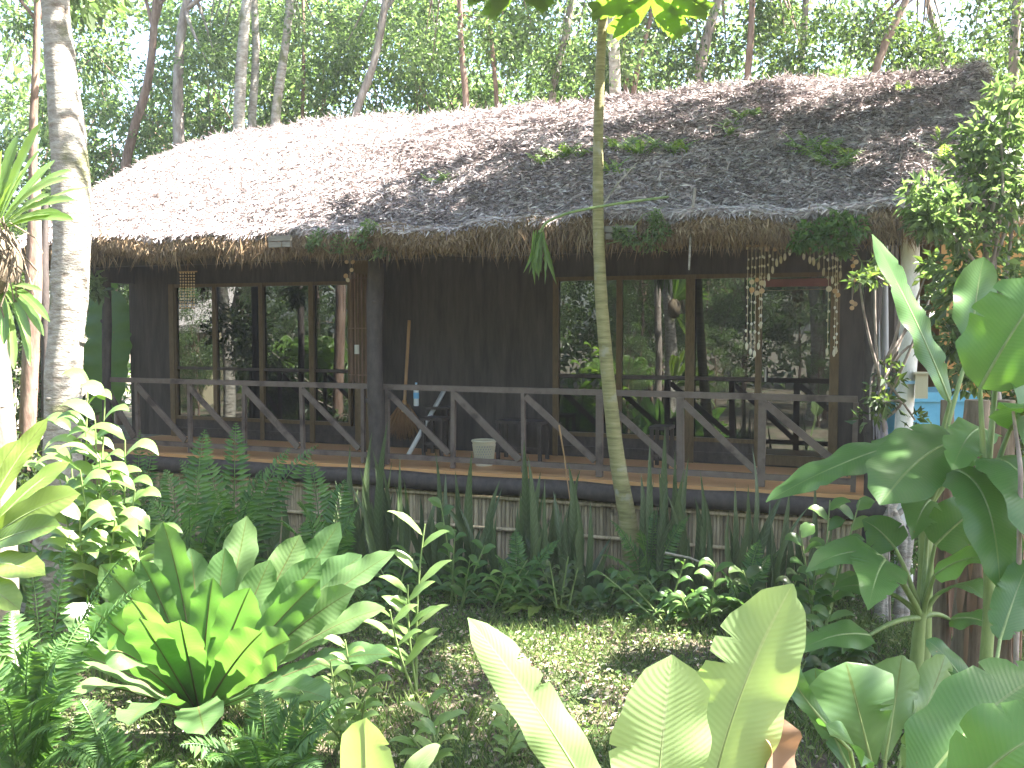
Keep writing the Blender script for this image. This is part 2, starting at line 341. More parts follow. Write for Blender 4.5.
# gable triangles
for s0 in (sx(131), sx(893) - .14):
    v = [(s0, 0.2, ZT - .3), (s0, 6.8, ZT - .3), (s0, 3.5, 5.45)]; v2 = [(a + .12, b, c) for a, b, c in v]
    g.add(v + v2, [(0, 1, 2), (5, 4, 3)]); g.add(v + v2, [(0, 2, 5, 3), (1, 4, 5, 2), (0, 3, 4, 1)])
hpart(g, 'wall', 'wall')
g = G(); g.box((sx(131) + .2, 3.6, ZF), (sx(893) - .2, 3.7, ZT)); g.box((sx(131) + .2, TW + .16, 3.55), (sx(893) - .2, 3.6, 3.6)); hpart(g, 'inner_wall', 'darkwood')
# lower panels under the glass
for a, b in ((174, 381), (556, 757)):
    g = G(); g.box((sx(a), TW + .02, ZF), (sx(b), TW + .11, ZF + .26)); g.box((sx(a), TW - .004, ZF + .1), (sx(b), TW + .018, ZF + .135)); hpart(g, 'wall_panel', 'darkwood')
def glassmat():
    m, n, out = newmat('tinted_glass'); L = n.links
    gl = n.nodes.new('ShaderNodeBsdfGlossy'); gl.inputs['Roughness'].default_value = 0.0; gl.inputs['Color'].default_value = (.9, .97, .96, 1)
    tr = n.nodes.new('ShaderNodeBsdfTransparent'); tr.inputs[0].default_value = (.11, .13, .13, 1)
    fr = n.nodes.new('ShaderNodeFresnel'); fr.inputs[0].default_value = 1.55
    ad = n.nodes.new('ShaderNodeMath'); ad.operation = 'MULTIPLY_ADD'; ad.inputs[1].default_value = 1.0; ad.inputs[2].default_value = .07; L.new(fr.outputs[0], ad.inputs[0])
    tc = n.nodes.new('ShaderNodeTexCoord'); nz = n.nodes.new('ShaderNodeTexNoise'); nz.inputs['Scale'].default_value = 1.3; L.new(tc.outputs['Object'], nz.inputs['Vector'])
    bp = n.nodes.new('ShaderNodeBump'); bp.inputs['Strength'].default_value = .02; bp.inputs['Distance'].default_value = .02; L.new(nz.outputs[0], bp.inputs['Height']); L.new(bp.outputs[0], gl.inputs['Normal'])
    ms = n.nodes.new('ShaderNodeMixShader'); L.new(ad.outputs[0], ms.inputs[0]); L.new(tr.outputs[0], ms.inputs[1]); L.new(gl.outputs[0], ms.inputs[2]); L.new(ms.outputs[0], out.inputs[0]); return m
MT['glass'] = glassmat()
def bay(xs_, names, wd, is_door=-1):
    zb = ZF + .26; zt = 3.3
    for i in range(len(xs_) - 1):
        a, b = sx(xs_[i]), sx(xs_[i + 1]); door = i == is_door
        z0 = ZF + .02 if door else zb; z1 = zt
        f = G(); w0 = .035
        f.box((a, TW - .02, z0), (a + w0, TW + .05, z1)); f.box((b - w0, TW - .02, z0), (b, TW + .05, z1))
        f.box((a + w0, TW - .018, z0), (b - w0, TW + .048, z0 + (.12 if door else .05))); f.box((a + w0, TW - .018, z1 - .05), (b - w0, TW + .048, z1))
        fo = hpart(f, 'door' if door else 'window', 'framewood')
        if door:
            q = G(); q.box((a + w0, TW - .01, ZF + 2.1), (b - w0, TW + .04, ZF + 2.19)); hpart(q, 'transom', MT['redwood'], fo)
            # arched head panel
            q = G(); w_ = b - a - 2 * w0; arc = [(a + w0 + w_ * u, ZF + 2.19 + .3 * math.sin(math.pi * u) ** .8) for u in np.linspace(0, 1, 13)]
            for (u0, v0), (u1, v1) in zip(arc[:-1], arc[1:]):
                q.add([(u0, TW + .008, v0), (u1, TW + .008, v1), (u1, TW + .008, z1 - .052), (u0, TW + .008, z1 - .052), (u0, TW + .02, v0), (u1, TW + .02, v1), (u1, TW + .02, z1 - .052), (u0, TW + .02, z1 - .052)],
                      [(0, 1, 2, 3), (4, 7, 6, 5), (0, 4, 5, 1)])
            hpart(q, 'arch_panel', 'framewood', fo)
            q = G(); q.tube([(a + .09, TW - .05, ZF + 1.0), (a + .09, TW - .05, ZF + 1.16)], .012, 6); hpart(q, 'handle', MT['metal'], fo)
        else:
            q = G(); q.box((a + w0, TW - .012, ZF + 1.0), (b - w0, TW + .04, ZF + 1.04)); hpart(q, 'crossbar', 'darkwood', fo)
        q = G(); q.box((a + w0 - .004, TW + .015, z0 + .04), (b - w0 + .004, TW + .022, z1 - .04)); hpart(q, 'pane', 'glass', fo)
MT['redwood'] = surf('redwood', [(.14, .05, .045), (.2, .075, .065)], 6, .6)
MT['metal'] = surf('metal', [(.3, .29, .27), (.4, .39, .37)], 6, .35)
bay([176, 216, 263, 313, 351], None, .03)
bay([556, 619, 690, 758, 834], None, .03, 3)
for px, w_ in ((174, .09), (263, .07), (313, .08), (556, .07), (690, .11), (758, .06), (834, .1)):
    s0 = sx(px); g = G(); g.box((s0 - w_ / 2, TW - .035, ZF), (s0 + w_ / 2, TW - .022, 3.3)); hpart(g, 'window_post', 'framewood')
# curtains inside
MT['curtain'] = surf('curtain', [(.12, .14, .15), (.18, .2, .21)], 3, .9)
for a, b in ((790, 822), (640, 680), (190, 208)):
    g = G(); u = np.linspace(sx(a), sx(b), 40); P = np.stack([np.stack([u, TW + .3 + .03 * np.sin(u * 45), np.full(40, z)], 1) for z in (ZF + .1, 3.2)]); g.grid(P); hpart(g, 'curtain', 'curtain', smooth=True)
# bamboo clad column
sc0, sc1 = S(352, 1.3), S(378, 1.3); cc = (sc0 + sc1) / 2; cr = (sc1 - sc0) / 2
g = G(); g.box((cc - cr * .55, 1.3 - .08, ZF), (cc + cr * .55, 1.3 + .08, 3.6)); col_ = hpart(g, 'column', 'stem'); col_.data.materials[0] = MT['framewood']
g = G(); _, zb_ = HP(365, 382, 1.3); _, zt_ = HP(365, 274, 1.3)
for i in range(24):
    a = math.pi * 2 * i / 24; x, y = cc + math.cos(a) * cr, 1.3 + math.sin(a) * cr * .8; o_ = random.uniform(-.02, .02)
    g.tube([(x, y, zb_ + o_), (x + random.uniform(-.004, .004), y, (zb_ + zt_) / 2), (x, y, zt_ + o_)], .011, 6)
for z in (zb_ + .1, (zb_ + zt_) / 2, zt_ - .06):
    th = np.linspace(0, 2 * math.pi, 25); g.tube(np.stack([cc + np.cos(th) * (cr + .012), 1.3 + np.sin(th) * (cr * .8 + .012), 0 * th + z], 1), .006, 4, cap=False)
hpart(g, 'bamboo_wrap', 'reed', smooth=True)
MT['whiteplastic'] = surf('whiteplastic', [(.6, .6, .57), (.7, .7, .68)], 4, .4)
g = G(); g.box((cc - .03, 1.3 - cr * .8 - .05, ZF + 1.28), (cc + .02, 1.3 - cr * .8 - .015, ZF + 1.4)); hpart(g, 'switch_plate', 'whiteplastic')
# posts
def post(px, t, r, z0, z1, mat, name='post', py=400, jit=.06):
    s0 = S(px, t, py); z = np.linspace(z0, z1, 14); g_ = G()
    g_.tube(np.stack([s0 + .015 * np.sin(z * 2.3 + px), t + .01 * np.cos(z * 1.7), z], 1), r * (1 + .06 * np.sin(z * 5 + px)), 12, jit)
    for k in range(3):
        zz = random.uniform(z0 + .4, z1 - .3); g_.sphere((s0 + random.uniform(-.6, .6) * r, t - r * .7, zz), r * .45, 8, 5, jit=.4)
    return hpart(g_, name, mat, smooth=True)
post(376, -.01, .095, .0, 3.6, 'darkwood'); post(872, .05, .08, .0, 3.5, 'darkwood'); post(108, .1, .06, 0, 3.5, 'darkwood')
MT['whitepost'] = surf('whitepost', [(.5, .48, .44), (.72, .7, .66), (.78, .77, .74)], 7, .8, 8, stretch=(2, 2, .8), bump=.5, bdist=.008, second=((.3, .25, .2), 4, .64))
post(906, -.2, .085, .0, 3.55, 'whitepost', 'pale_post', jit=.03)
MT['pvc'] = surf('pvc', [(.3, .3, .31), (.4, .4, .42)], 3, .4)
post(882, .25, .035, .9, 3.5, 'pvc', 'downpipe', jit=0)
# railing
RT = .12
_, ztop = HP(500, 386, RT); ztop = ZF + .93; zbot = ZF + .11
g0 = G(); s0, s1 = S(104, RT), S(858, RT)
g0.beam((s0, RT, ztop), (s1, RT, ztop), .06, .062); rl = hpart(g0, 'railing', 'railwood')
g1 = G(); g1.beam((s0, RT, zbot), (s1, RT, zbot), .045, .06); hpart(g1, 'bottom_rail', 'railwood', rl)
pp = [104, 137, 189, 244, 302, 363, 387, 453, 524, 600, 681, 763, 856]
for i, px in enumerate(pp):
    s_ = S(px, RT); q = G(); wd_ = .075 if px in (681, 763, 600) else .045
    q.beam((s_ + random.uniform(-.008, .008), RT, zbot - .1), (s_ + random.uniform(-.01, .01), RT, ztop - .033), .05, wd_ * random.uniform(.9, 1.1), up=(1, 0, 0)); hpart(q, 'baluster', 'railwood', rl)
    if i and px != 387:
        sa = S(pp[i - 1], RT); q = G()
        q.beam((sa + .03, RT - .032, ztop - .05 - random.uniform(0, .03)), (s_ - .04, RT - .032 - random.uniform(0, .006), zbot + .06 - random.uniform(-.02, .02)), .028, random.uniform(.066, .082)); hpart(q, 'brace', 'railwood', rl)
# ---- roof
RL, RR = -7.25, 4.8; TR = 3.55; ZR = 5.9
_, ZE = HP(500, 228, -.5); ZE += .09
def roof_profile(n=40):
    """(t,z) from the ridge down the front slope, round the lip and back under"""
    u = np.linspace(0, 1, n); t = TR + (-.45 - TR) * u; z = ZR + (ZE - ZR) * u + .13 * np.sin(math.pi * u) - .05 * u ** 6
    lip = [(-.56, ZE - .03), (-.6, ZE - .09), (-.58, ZE - .16), (-.5, ZE - .21), (-.3, ZE - .19), (.3, ZE + .02)]
    return np.vstack([np.stack([t, z], 1), lip, [(1.6, ZE + .42), (TR, ZR - .42)]])
pf = roof_profile(); NS = 150; sv = np.linspace(RL, RR, NS)
def wob(a, b): return .035 * np.sin(a * 1.9 + b * 1.1) + .025 * np.sin(a * 5.1 - b * 3.3) + .02 * np.sin(a * 11 + b * 7)
def roofsag(s): return -.04 * np.sin((s - RL) / (RR - RL) * math.pi) + .03 * np.sin(s * 1.2)
def droopL(s): return -.22 * np.clip((-6.3 - s) / .95, 0, 1) ** 2
g = G()
for sgn in (1, -1):
    P = np.zeros((NS, len(pf), 3)); P[..., 0] = sv[:, None]; P[..., 1] = pf[None, :, 0]; P[..., 2] = pf[None, :, 1]
    nz_ = wob(P[..., 0], P[..., 1]) * .7 + RNG.normal(0, .008, P.shape[:2]); P[..., 2] += nz_ + (roofsag(P[..., 0]) + droopL(P[..., 0]))
    P[:, 40:46, 1] += (.07 * np.sin(sv * 1.7) + .04 * np.sin(sv * 4.3 + 1))[:, None]
    P[:, 42:46, 2] += (.05 * np.sin(sv * 1.1 + 2) + .03 * np.sin(sv * 3.1))[:, None]
    if sgn < 0: P[..., 1] = 2 * TR - P[..., 1]; P = P[:, ::-1]
    g.grid(P)
roof = hpart(g, 'thatched_roof', 'thatch_base', smooth=True)
def front_z(s, t):
    u = (t - TR) / (-.45 - TR); return ZR + (ZE - ZR) * u + .13 * np.sin(math.pi * u) - .05 * u ** 6 + wob(s, t) * .7 + roofsag(s) + droopL(s)
# loose thatch strands on the front slope
K = 130000
s_ = RNG.uniform(RL - .05, RR + .05, K); t_ = TR - (TR + .5) * RNG.random(K) ** .9
z_ = front_z(s_, t_) + RNG.uniform(-.01, .055, K)
slope = np.array([0, -(TR + .45), (ZE - ZR)]); slope = slope / np.linalg.norm(slope)
d_ = slope[None] * RNG.uniform(.1, 1.3, K)[:, None] + RNG.normal(0, .75, (K, 3)) * [1, .5, .3]; d_[:, 2] += .05
n_ = np.tile([0, -.5, .86], (K, 1)) + RNG.normal(0, .45, (K, 3))
g = G(); g.leaves(np.stack([s_, t_, z_], 1), d_, n_, RNG.uniform(.04, .17, K), RNG.uniform(.006, .03, K), .3)
# ridge tufts
K = 6000; s_ = RNG.uniform(RL, RR, K); d_ = RNG.normal(0, 1, (K, 3)) * [1, .8, .35] + [0, 0, .1]
g.leaves(np.stack([s_, TR + RNG.normal(0, .06, K), ZR + wob(s_, TR) * .7 + roofsag(s_) + droopL(s_) + RNG.uniform(-.03, .03, K)], 1), d_, RNG.normal(0, 1, (K, 3)), RNG.uniform(.06, .2, K), RNG.uniform(.006, .02, K), .1)
K = 16000; s_ = RNG.uniform(RL, RR, K); u_ = RNG.random(K)
lt = np.interp(u_, [0, .5, 1], [-.36, -.5, -.61]) + u_ * (.07 * np.sin(s_ * 1.7) + .04 * np.sin(s_ * 4.3 + 1)); lz = np.interp(u_, [0, .5, 1], [.06, .03, -.02]) + ZE + roofsag(s_) + droopL(s_) + wob(s_, -.5) * .7 + .02 * RNG.random(K)
d_ = np.stack([RNG.normal(0, .8, K), -RNG.uniform(.1, .9, K), -RNG.uniform(0, .7, K)], 1)
g.leaves(np.stack([s_, lt, lz], 1), d_, np.tile([0, -.7, .7], (K, 1)) + RNG.normal(0, .5, (K, 3)), RNG.uniform(.05, .16, K), RNG.uniform(.007, .028, K), .3)
hpart(g, 'thatch_litter', 'thatch_strand', roof)
# darker leaf matter painting the right side's shade dapple into the thatch colour
g = G(); nc_ = 150; cs_ = RNG.uniform(RL + 4.8, RR, nc_); ct_ = TR - (TR + .4) * RNG.random(nc_); K = 20000; i_ = RNG.integers(0, nc_, K); rr_ = RNG.uniform(.08, .32, nc_)[i_]
s_ = np.clip(cs_[i_] + RNG.normal(0, 1, K) * rr_ * 1.5, RL, RR); t_ = np.clip(ct_[i_] + RNG.normal(0, 1, K) * rr_ * .8, -.48, TR)
d_ = slope[None] * RNG.uniform(-.2, 1.0, K)[:, None] + RNG.normal(0, .8, (K, 3)) * [1, .5, .3]; d_[:, 2] += .1
g.leaves(np.stack([s_, t_, front_z(s_, t_) + RNG.uniform(.02, .075, K)], 1), d_, np.tile([0, -.5, .86], (K, 1)) + RNG.normal(0, .5, (K, 3)), RNG.uniform(.04, .13, K), RNG.uniform(.008, .03, K), .3)
hpart(g, 'rotted_thatch', 'darkthatch', roof)
# eave fringe
g = G(); K = 50000; s_ = RNG.uniform(RL, RR, K); v_ = RNG.random(K)
lt = np.interp(v_, [0, .2, .45, .7, 1], [-.38, -.6, -.63, -.61, -.5]) + (.07 * np.sin(s_ * 1.7) + .04 * np.sin(s_ * 4.3 + 1))
lz = ZE + np.interp(v_, [0, .2, .45, .7, 1], [.045, -.03, -.1, -.16, -.21]) + (.05 * np.sin(s_ * 1.1 + 2) + .03 * np.sin(s_ * 3.1)) + roofsag(s_) + droopL(s_) + wob(s_, -.5) * .7
d_ = np.stack([RNG.normal(0.15, .4, K), RNG.normal(-.12, .22, K), -np.abs(RNG.normal(.8, .3, K))], 1)
g.leaves(np.stack([s_, lt + RNG.normal(0, .012, K), lz], 1), d_, np.tile([0, -1, .2], (K, 1)) + RNG.normal(0, .5, (K, 3)), RNG.uniform(.04, .11, K), RNG.uniform(.005, .02, K), .1)
# longer hanging tufts
for c in (-6.6, -5.6, -4.3, -3.1, -1.9, -1.0, .0, .4, .9, 1.55, 2.1, 2.6, 3.2, 3.7, 4.1, 4.6):
    K = 330; s_ = c + RNG.normal(0, .25, K); d_ = np.stack([RNG.normal(0, .35, K), RNG.normal(-.1, .25, K), -np.abs(RNG.normal(1, .2, K))], 1)
    g.leaves(np.stack([s_, -.55 + RNG.normal(0, .05, K), ZE - .14 + RNG.normal(0, .05, K)], 1), d_, np.tile([0, -1, .2], (K, 1)) + RNG.normal(0, .6, (K, 3)), RNG.uniform(.1, .3, K), RNG.uniform(.006, .02, K), .1)
hpart(g, 'eave_fringe', 'fringe', roof)
# gable end fringes
g = G()
for se, dx in ((RL, -1), (RR, 1)):
    K = 5000; u = RNG.random(K); t_ = TR + (-.45 - TR) * u; sg = RNG.choice([1, -1], K); s_ = np.full(K, se) + RNG.normal(0, .03, K)
    z_ = front_z(s_, t_) - RNG.random(K) * .3
    g.leaves(np.stack([s_, np.where(sg > 0, t_, 2 * TR - t_), z_], 1), np.stack([dx * RNG.uniform(0, .6, K), RNG.normal(0, .4, K), -RNG.uniform(.2, 1, K)], 1), np.tile([dx, 0, .2], (K, 1)) + RNG.normal(0, .4, (K, 3)), RNG.uniform(.08, .2, K), RNG.uniform(.006, .025, K), .1)
hpart(g, 'gable_fringe', 'fringe', roof)
# exposed roofing boards at the lip and rafters under it
MT['greyboard'] = surf('greyboard', [(.16, .14, .12), (.26, .24, .2)], 6, .8, stretch=(1, 1, 8))
for px0, px1, py in ((268, 290, 236), (596, 636, 226)):
    g = G(); a, _ = HP(px0, py, -.66); b, z = HP(px1, py, -.66)
    for k in range(2): g.box((a, -.655, z - .05 - .07 * k), (b, -.62, z + .01 - .07 * k))
    hpart(g, 'roof_board', 'greyboard', roof)
g = G()
for s_ in np.arange(RL + .5, RR, .6): g.beam((s_, -.35, ZE - .24), (s_, TR - .2, ZR - .58), .06, .09)
g.beam((RL + .2, .03, 3.52), (RR - .3, .03, 3.52), .1, .12)
hpart(g, 'rafter', 'darkwood')
# opposite bungalow lives in garden section
# ================================================================ TREES
def crown_pts(centers, rad, n, flat=.75):
    c = np.asarray(centers, float); i = RNG.integers(0, len(c), n)
    r = np.asarray(rad)[i] if np.ndim(rad) else np.full(n, rad)
    d = RNG.normal(0, 1, (n, 3)); d = nrm(d) * (RNG.random((n, 1)) ** .45)
    return c[i] + d * r[:, None] * [1, 1, flat], d
def leafset(g, pos, out, L0, L1, wr=.5, up=.9):
    K = len(pos); d = out + RNG.normal(0, .6, (K, 3)) + [0, 0, -.25]
    n = RNG.normal(0, .6, (K, 3)) + [0, 0, up]
    L = RNG.uniform(L0, L1, K); g.leaves(pos, d, n, L, L * wr * RNG.uniform(.8, 1.2, K), .25)
def branchy(g, path, r0, r1, ends, n=8, jit=.08):
    path = np.asarray(path, float); t = np.linspace(0, 1, len(path)); T = np.linspace(0, 1, 16)
    P = np.stack([np.interp(T, t, path[:, k]) for k in range(3)], 1)
    for _ in range(2): P[1:-1] = (P[:-2] + 2 * P[1:-1] + P[2:]) / 4
    g.tube(P, np.interp(T, [0, .12, 1], [r0 * 1.25, r0, r1]), n, jit)
    for e in ends:
        e = np.asarray(e, float); k = int(RNG.integers(9, 15)); b = P[k]
        m = (b + e) / 2 + RNG.normal(0, .15, 3) + [0, 0, .15]; q = np.linspace(0, 1, 7)[:, None]
        C = (1 - q) ** 2 * b + 2 * q * (1 - q) * m + q * q * e
        g.tube(C, np.linspace(max(r1, .02) * .8, .008, 7), 5)
def tree(name, label, cat, path, r0, r1, centers, rad, nl, L0, L1, bark, leaf, group=None, wr=.5):
    base = np.array(path[0], float); t = thing(name, label, cat, base, group)
    g = G(); branchy(g, path, r0, r1, [c for c in centers]); g.make('trunk', MT[bark], t)
    g = G(); p, o = crown_pts(centers, rad, nl); leafset(g, p, o, L0, L1, wr); g.make('crown', MT[leaf], t, smooth=False)
    return t
# trunks seen over the roof ridge: waypoints (px,py), distance, width px, bark, words
FT = [
 ([(38,0),(36,60),(34,110),(31,175)], 14.5, 9, 'brownbark', 'slim reddish brown trunk left of the big pale trunk'),
 ([(156,0),(153,40),(150,80),(140,112),(120,160)], 22.5, 10, 'brownbark', 'bent brown trunk leaning right behind the left end of the roof'),
 ([(188,0),(180,30),(177,90),(179,135)], 22, 12, 'greybark', 'pale forked trunk rising at the left end of the ridge'),
 ([(247,0),(241,60),(238,126)], 21.5, 13, 'whitebark', 'thickest of three pale trunks close together over the left ridge'),
 ([(254,0),(257,60),(250,126)], 22.5, 9, 'whitebark', 'slim pale trunk, middle of three close together over the left ridge'),
 ([(290,0),(286,45),(272,126)], 22, 10, 'whitebark', 'pale slanting trunk, right one of three over the left ridge'),
 ([(303,0),(304,60),(302,112)], 25, 4, 'brownbark', 'very thin dark upright trunk right of the three pale trunks'),
 ([(386,0),(380,40),(368,85),(350,112)], 22.5, 9, 'greybark', 'grey trunk leaning left over the middle of the ridge'),
 ([(460,0),(460,40),(464,75),(467,105)], 21, 7, 'brownbark', 'dark forked slender trunk above the middle of the ridge'),
 ([(487,0),(491,40),(498,100)], 22, 5, 'brownbark', 'thin brown trunk just right of the dark forked trunk'),
 ([(571,0),(565,40),(549,97)], 23, 8, 'greybark', 'brown grey trunk slanting left, short of the papaya stem'),
 ([(611,0),(614,45),(616,92)], 19.5, 13, 'whitebark', 'pinkish pale trunk seen just behind the papaya stem'),
 ([(621,0),(625,45),(627,90)], 22, 6, 'brownbark', 'thin dark trunk right of the pinkish pale trunk'),
 ([(656,0),(645,38),(631,90)], 21, 6, 'brownbark', 'thin brown trunk slanting right under the papaya leaf'),
 ([(718,0),(706,38),(697,82)], 20, 12, 'greybark', 'light grey trunk slanting right past the papaya leaf'),
 ([(752,0),(751,40),(747,76)], 19.5, 8, 'brownbark', 'straight orange brown trunk over the right half of the ridge'),
 ([(806,0),(803,40),(799,72)], 22, 9, 'greybark', 'shaded grey trunk in dark foliage over the right ridge'),
 ([(906,0),(892,30),(873,66)], 19, 9, 'brownbark', 'brown trunk leaning right near the right end of the ridge'),
 ([(928,0),(935,30),(948,62)], 20, 9, 'greybark', 'dark trunk leaning left near the right end of the ridge'),
 ([(1018,0),(1014,50),(1012,120)], 16, 12, 'greybark', 'dark trunk at the right edge beyond the roof end'),
]
SHORT = ['slim reddish trunk', 'bent brown trunk', 'pale forked trunk', 'thickest pale trunk', 'slim pale middle trunk', 'slanting pale trunk', 'very thin upright trunk', 'left leaning grey trunk', 'dark forked trunk', 'thin brown trunk by the forked one',
 'brown grey slanting trunk', 'pinkish trunk by the papaya', 'thin dark trunk by the papaya', 'thin trunk under the papaya leaf', 'light grey trunk', 'straight orange brown trunk', 'shaded grey trunk', 'right leaning brown trunk', 'left leaning dark trunk', 'trunk at the right edge']
taken = set()
def young_label(px):
    k = sorted(range(len(FT)), key=lambda i: abs(FT[i][0][-1][0] - px))
    for i in k:
        for w_ in ('left of', 'right of', 'close behind', 'further back behind'):
            if (w_ == 'left of' and FT[i][0][-1][0] < px) or (w_ == 'right of' and FT[i][0][-1][0] > px): continue
            if (i, w_) not in taken: taken.add((i, w_)); return 'leafy young forest tree ' + w_ + ' the ' + SHORT[i]
for k, (wp, Yd, wpx, bark, words) in enumerate(FT):
    Yd = max(Yd - 2.2, 14.5 if k == 0 else 17.5) if k < 14 else Yd - .6
    pts = [W(x, y, Yd) for x, y in wp][::-1]
    lo, hi = pts[0], pts[-1]; r = wpx / F * Yd / 2
    dlo = nrm(pts[1] - pts[0]); dhi = nrm(pts[-1] - pts[-2])
    bx = lo[0] - dlo[0] / max(dlo[2], .3) * lo[2] * .25
    path = [np.array([bx, Yd + .2, 0])] + pts + [hi + dhi * 2.0 + [0, 0, .3], hi + dhi * 4 + [RNG.normal(0, .4), RNG.normal(0, .4), .6]]
    top = path[-1]; cs = [top + RNG.normal(0, 1, 3) * [1.5, 1.3, .9] + [0, 0, -.9] for _ in range(14)]
    if k >= 2: cs += [W(wp[0][0] + RNG.uniform(-50, 50), RNG.uniform(5, 70), Yd + RNG.uniform(-.5, 1.5)) for _ in range(5 if k > 5 else 2)]
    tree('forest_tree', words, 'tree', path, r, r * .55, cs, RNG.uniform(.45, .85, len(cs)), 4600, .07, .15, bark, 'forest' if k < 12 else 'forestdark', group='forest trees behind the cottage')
# young bushy trees filling the space between the trunks: five built, the rest copied
protos = []
for k in range(5):
    cs = [np.array([0, 0, 5.0]) + RNG.normal(0, 1, 3) * [.95, .9, 1.7] for _ in range(20)]
    t = tree('young_tree', 'small leafy tree filling the gaps between the forest trunks behind the roof', 'tree',
             [(0, 0, 0), (.1, .05, 2), (-.05, .1, 4), (.1, 0, 6)], .07, .02, cs, RNG.uniform(.45, .8, 20), 7500, .07, .155, 'brownbark', ['forest', 'forest', 'forestdark', 'forest', 'forestdark'][k], group='small trees in the forest behind the cottage')
    protos.append(t)
used = [False] * 5
def put_young(x, y, sc_, rz, k=None):
    k = int(RNG.integers(0, 5)) if k is None else k
    o = protos[k] if not used[k] else copy_tree(protos[k]); used[k] = True
    o.matrix_world = Matrix.Translation((x, y, 0)) @ Matrix.Rotation(rz, 4, 'Z') @ Matrix.Scale(sc_, 4); return o
for i in range(40):
    px = 70 + i * 24.6 + RNG.uniform(-10, 10); Yd = RNG.uniform(23.5, 28) if px < 500 else RNG.uniform(21.5, 26)
    if (150 < px < 245 and i % 3) or (px < 110 and i % 2): continue
    p = W(px, 200, Yd); dark = px > 560
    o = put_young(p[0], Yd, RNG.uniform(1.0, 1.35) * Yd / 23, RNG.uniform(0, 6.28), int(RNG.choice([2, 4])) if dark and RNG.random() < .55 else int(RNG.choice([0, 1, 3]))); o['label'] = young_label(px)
for x, y, s in ((-9.6, 17, .8), (-11, 19, .95), (-9.2, 20.5, 1.0), (-12.5, 21, 1.1), (-10.5, 14.5, .62), (9.5, 14.5, 1.0), (8.9, 17, 1.1), (11, 13, .9), (11.5, 17, 1.2)):
    o = put_young(x, y, s, RNG.uniform(0, 6), None)
    o['label'] = {-9.6: 'young leafy tree off the left end of the cottage', -11: 'young tree behind the leafy one off the left end', -9.2: 'tallish young tree behind the left end of the cottage', -12.5: 'farthest left of the young trees past the roof end',
      -10.5: 'low young tree at the far left beside the cottage', 9.5: 'young leafy tree right of the cottage behind the neighbouring house', 8.9: 'young tree behind the right rear corner of the cottage', 11: 'young tree at the far right past the orange house', 11.5: 'tall young tree furthest right behind the cottage'}[x]
# far wood, read as one mass
g = G(); K = 52000; a = RNG.uniform(-.75, .75, K); R_ = RNG.uniform(29, 38, K)
x = np.sin(a) * R_; y = np.cos(a) * R_; top = 13 + 3 * np.sin(a * 9) + 2 * np.sin(a * 23 + 1) - 4.5 * np.exp(-((a + .36) / .1) ** 2) - 5.5 * np.exp(-((a + .52) / .06) ** 2)
cl = np.sin(x * 1.3 + y * .7) + np.sin(x * .6 - y * 1.1 + 2); z = RNG.random(K) ** .8 * top
keep = (RNG.random(K) < .62 + .25 * np.sin(z * 1.4 + cl * 1.6)); x, y, z = x[keep], y[keep], z[keep]; K = len(x)
leafset(g, np.stack([x, y, z], 1), RNG.normal(0, 1, (K, 3)), .22, .42, .55)
tag(g.make('far_wood', MT['forest'], smooth=False, base=(0, 30, 0)), 'distant woodland foliage behind the nearer trunks', 'woodland', kind='stuff')

g = G(); K = 30000; a = RNG.uniform(math.radians(165), math.radians(318), K); R_ = RNG.uniform(23, 30, K)
x = np.cos(a) * R_; y = 5 + np.sin(a) * R_; z = RNG.random(K) ** .9 * (12 + 2 * np.sin(a * 14))
leafset(g, np.stack([x, y, z], 1), RNG.normal(0, 1, (K, 3)), .3, .55, .6)
tag(g.make('grove', MT['forestdark'], smooth=False, base=(0, -20, 0)), 'woodland mass behind the viewpoint, seen only mirrored in the windows', 'woodland', kind='stuff')
# ---------------------------------------------------------------- tall trees added above the frame, crowns shaped to cast the garden's shade
LIT = [(-6.7, 10.2, 1.6, 1.1, 1), (-9.2, 9.4, 1.5, 1.5, 1), (-11, 8, 1.5, 1.5, 1),  # places the sun reaches in the photograph: (x,y,z,radius,chance that a leaf in the way is missing)
 (*W(95, 430, 7.4), .75, 1), (*W(95, 520, 7.2), .6, 1), (*W(250, 590, 6.4), .75, .97), (*W(170, 590, 6.2), .75, .95), (*W(120, 660, 5.7), .5, .6), (*W(330, 600, 6.4), .6, .97), (*W(40, 540, 5.2), .6, .95),
 (*W(72, 150, 9.3), .6, 1), (*W(72, 300, 9.3), .6, .97), (*W(72, 30, 9.3), .6, 1), (*W(420, 570, 6.8), .55, .9),
 (*WG(600, 655), .85, 1), (*WG(530, 645), .6, .97), (*WG(470, 660), .45, .9), (*WG(690, 640), .5, .97), (*WG(670, 630), .45, .9), (*WG(480, 700), .5, .7), (*WG(640, 700), .6, .9), (*WG(540, 740), .5, .8), (*W(640, 20, 9.6), .75, 1), (*W(515, -5, 9.6), .6, 1), (*W(605, 60, 9.8), .3, .8),
 (*W(700, 680, 3.0), .3, 1), (*W(640, 720, 3.0), .3, 1), (*W(760, 620, 3.0), .3, .9), (*W(520, 690, 3.0), .4, .85), (*W(365, 745, 3.4), .3, 1),
 (*W(905, 280, 8.7), .4, 1), (*W(905, 370, 8.7), .35, 1), (*W(905, 430, 8.7), .3, .9), (*W(885, 260, 6.4), .22, 1), (*W(905, 300, 6.4), .25, 1), (*W(1000, 350, 5.6), .3, .8), (*W(800, 495, 6.2), .2, .9), (*W(985, 300, 6.4), .3, .5),
 (*W(20, 180, 5.2), .5, .9), (*W(900, 660, 4.3), .3, .6),
]
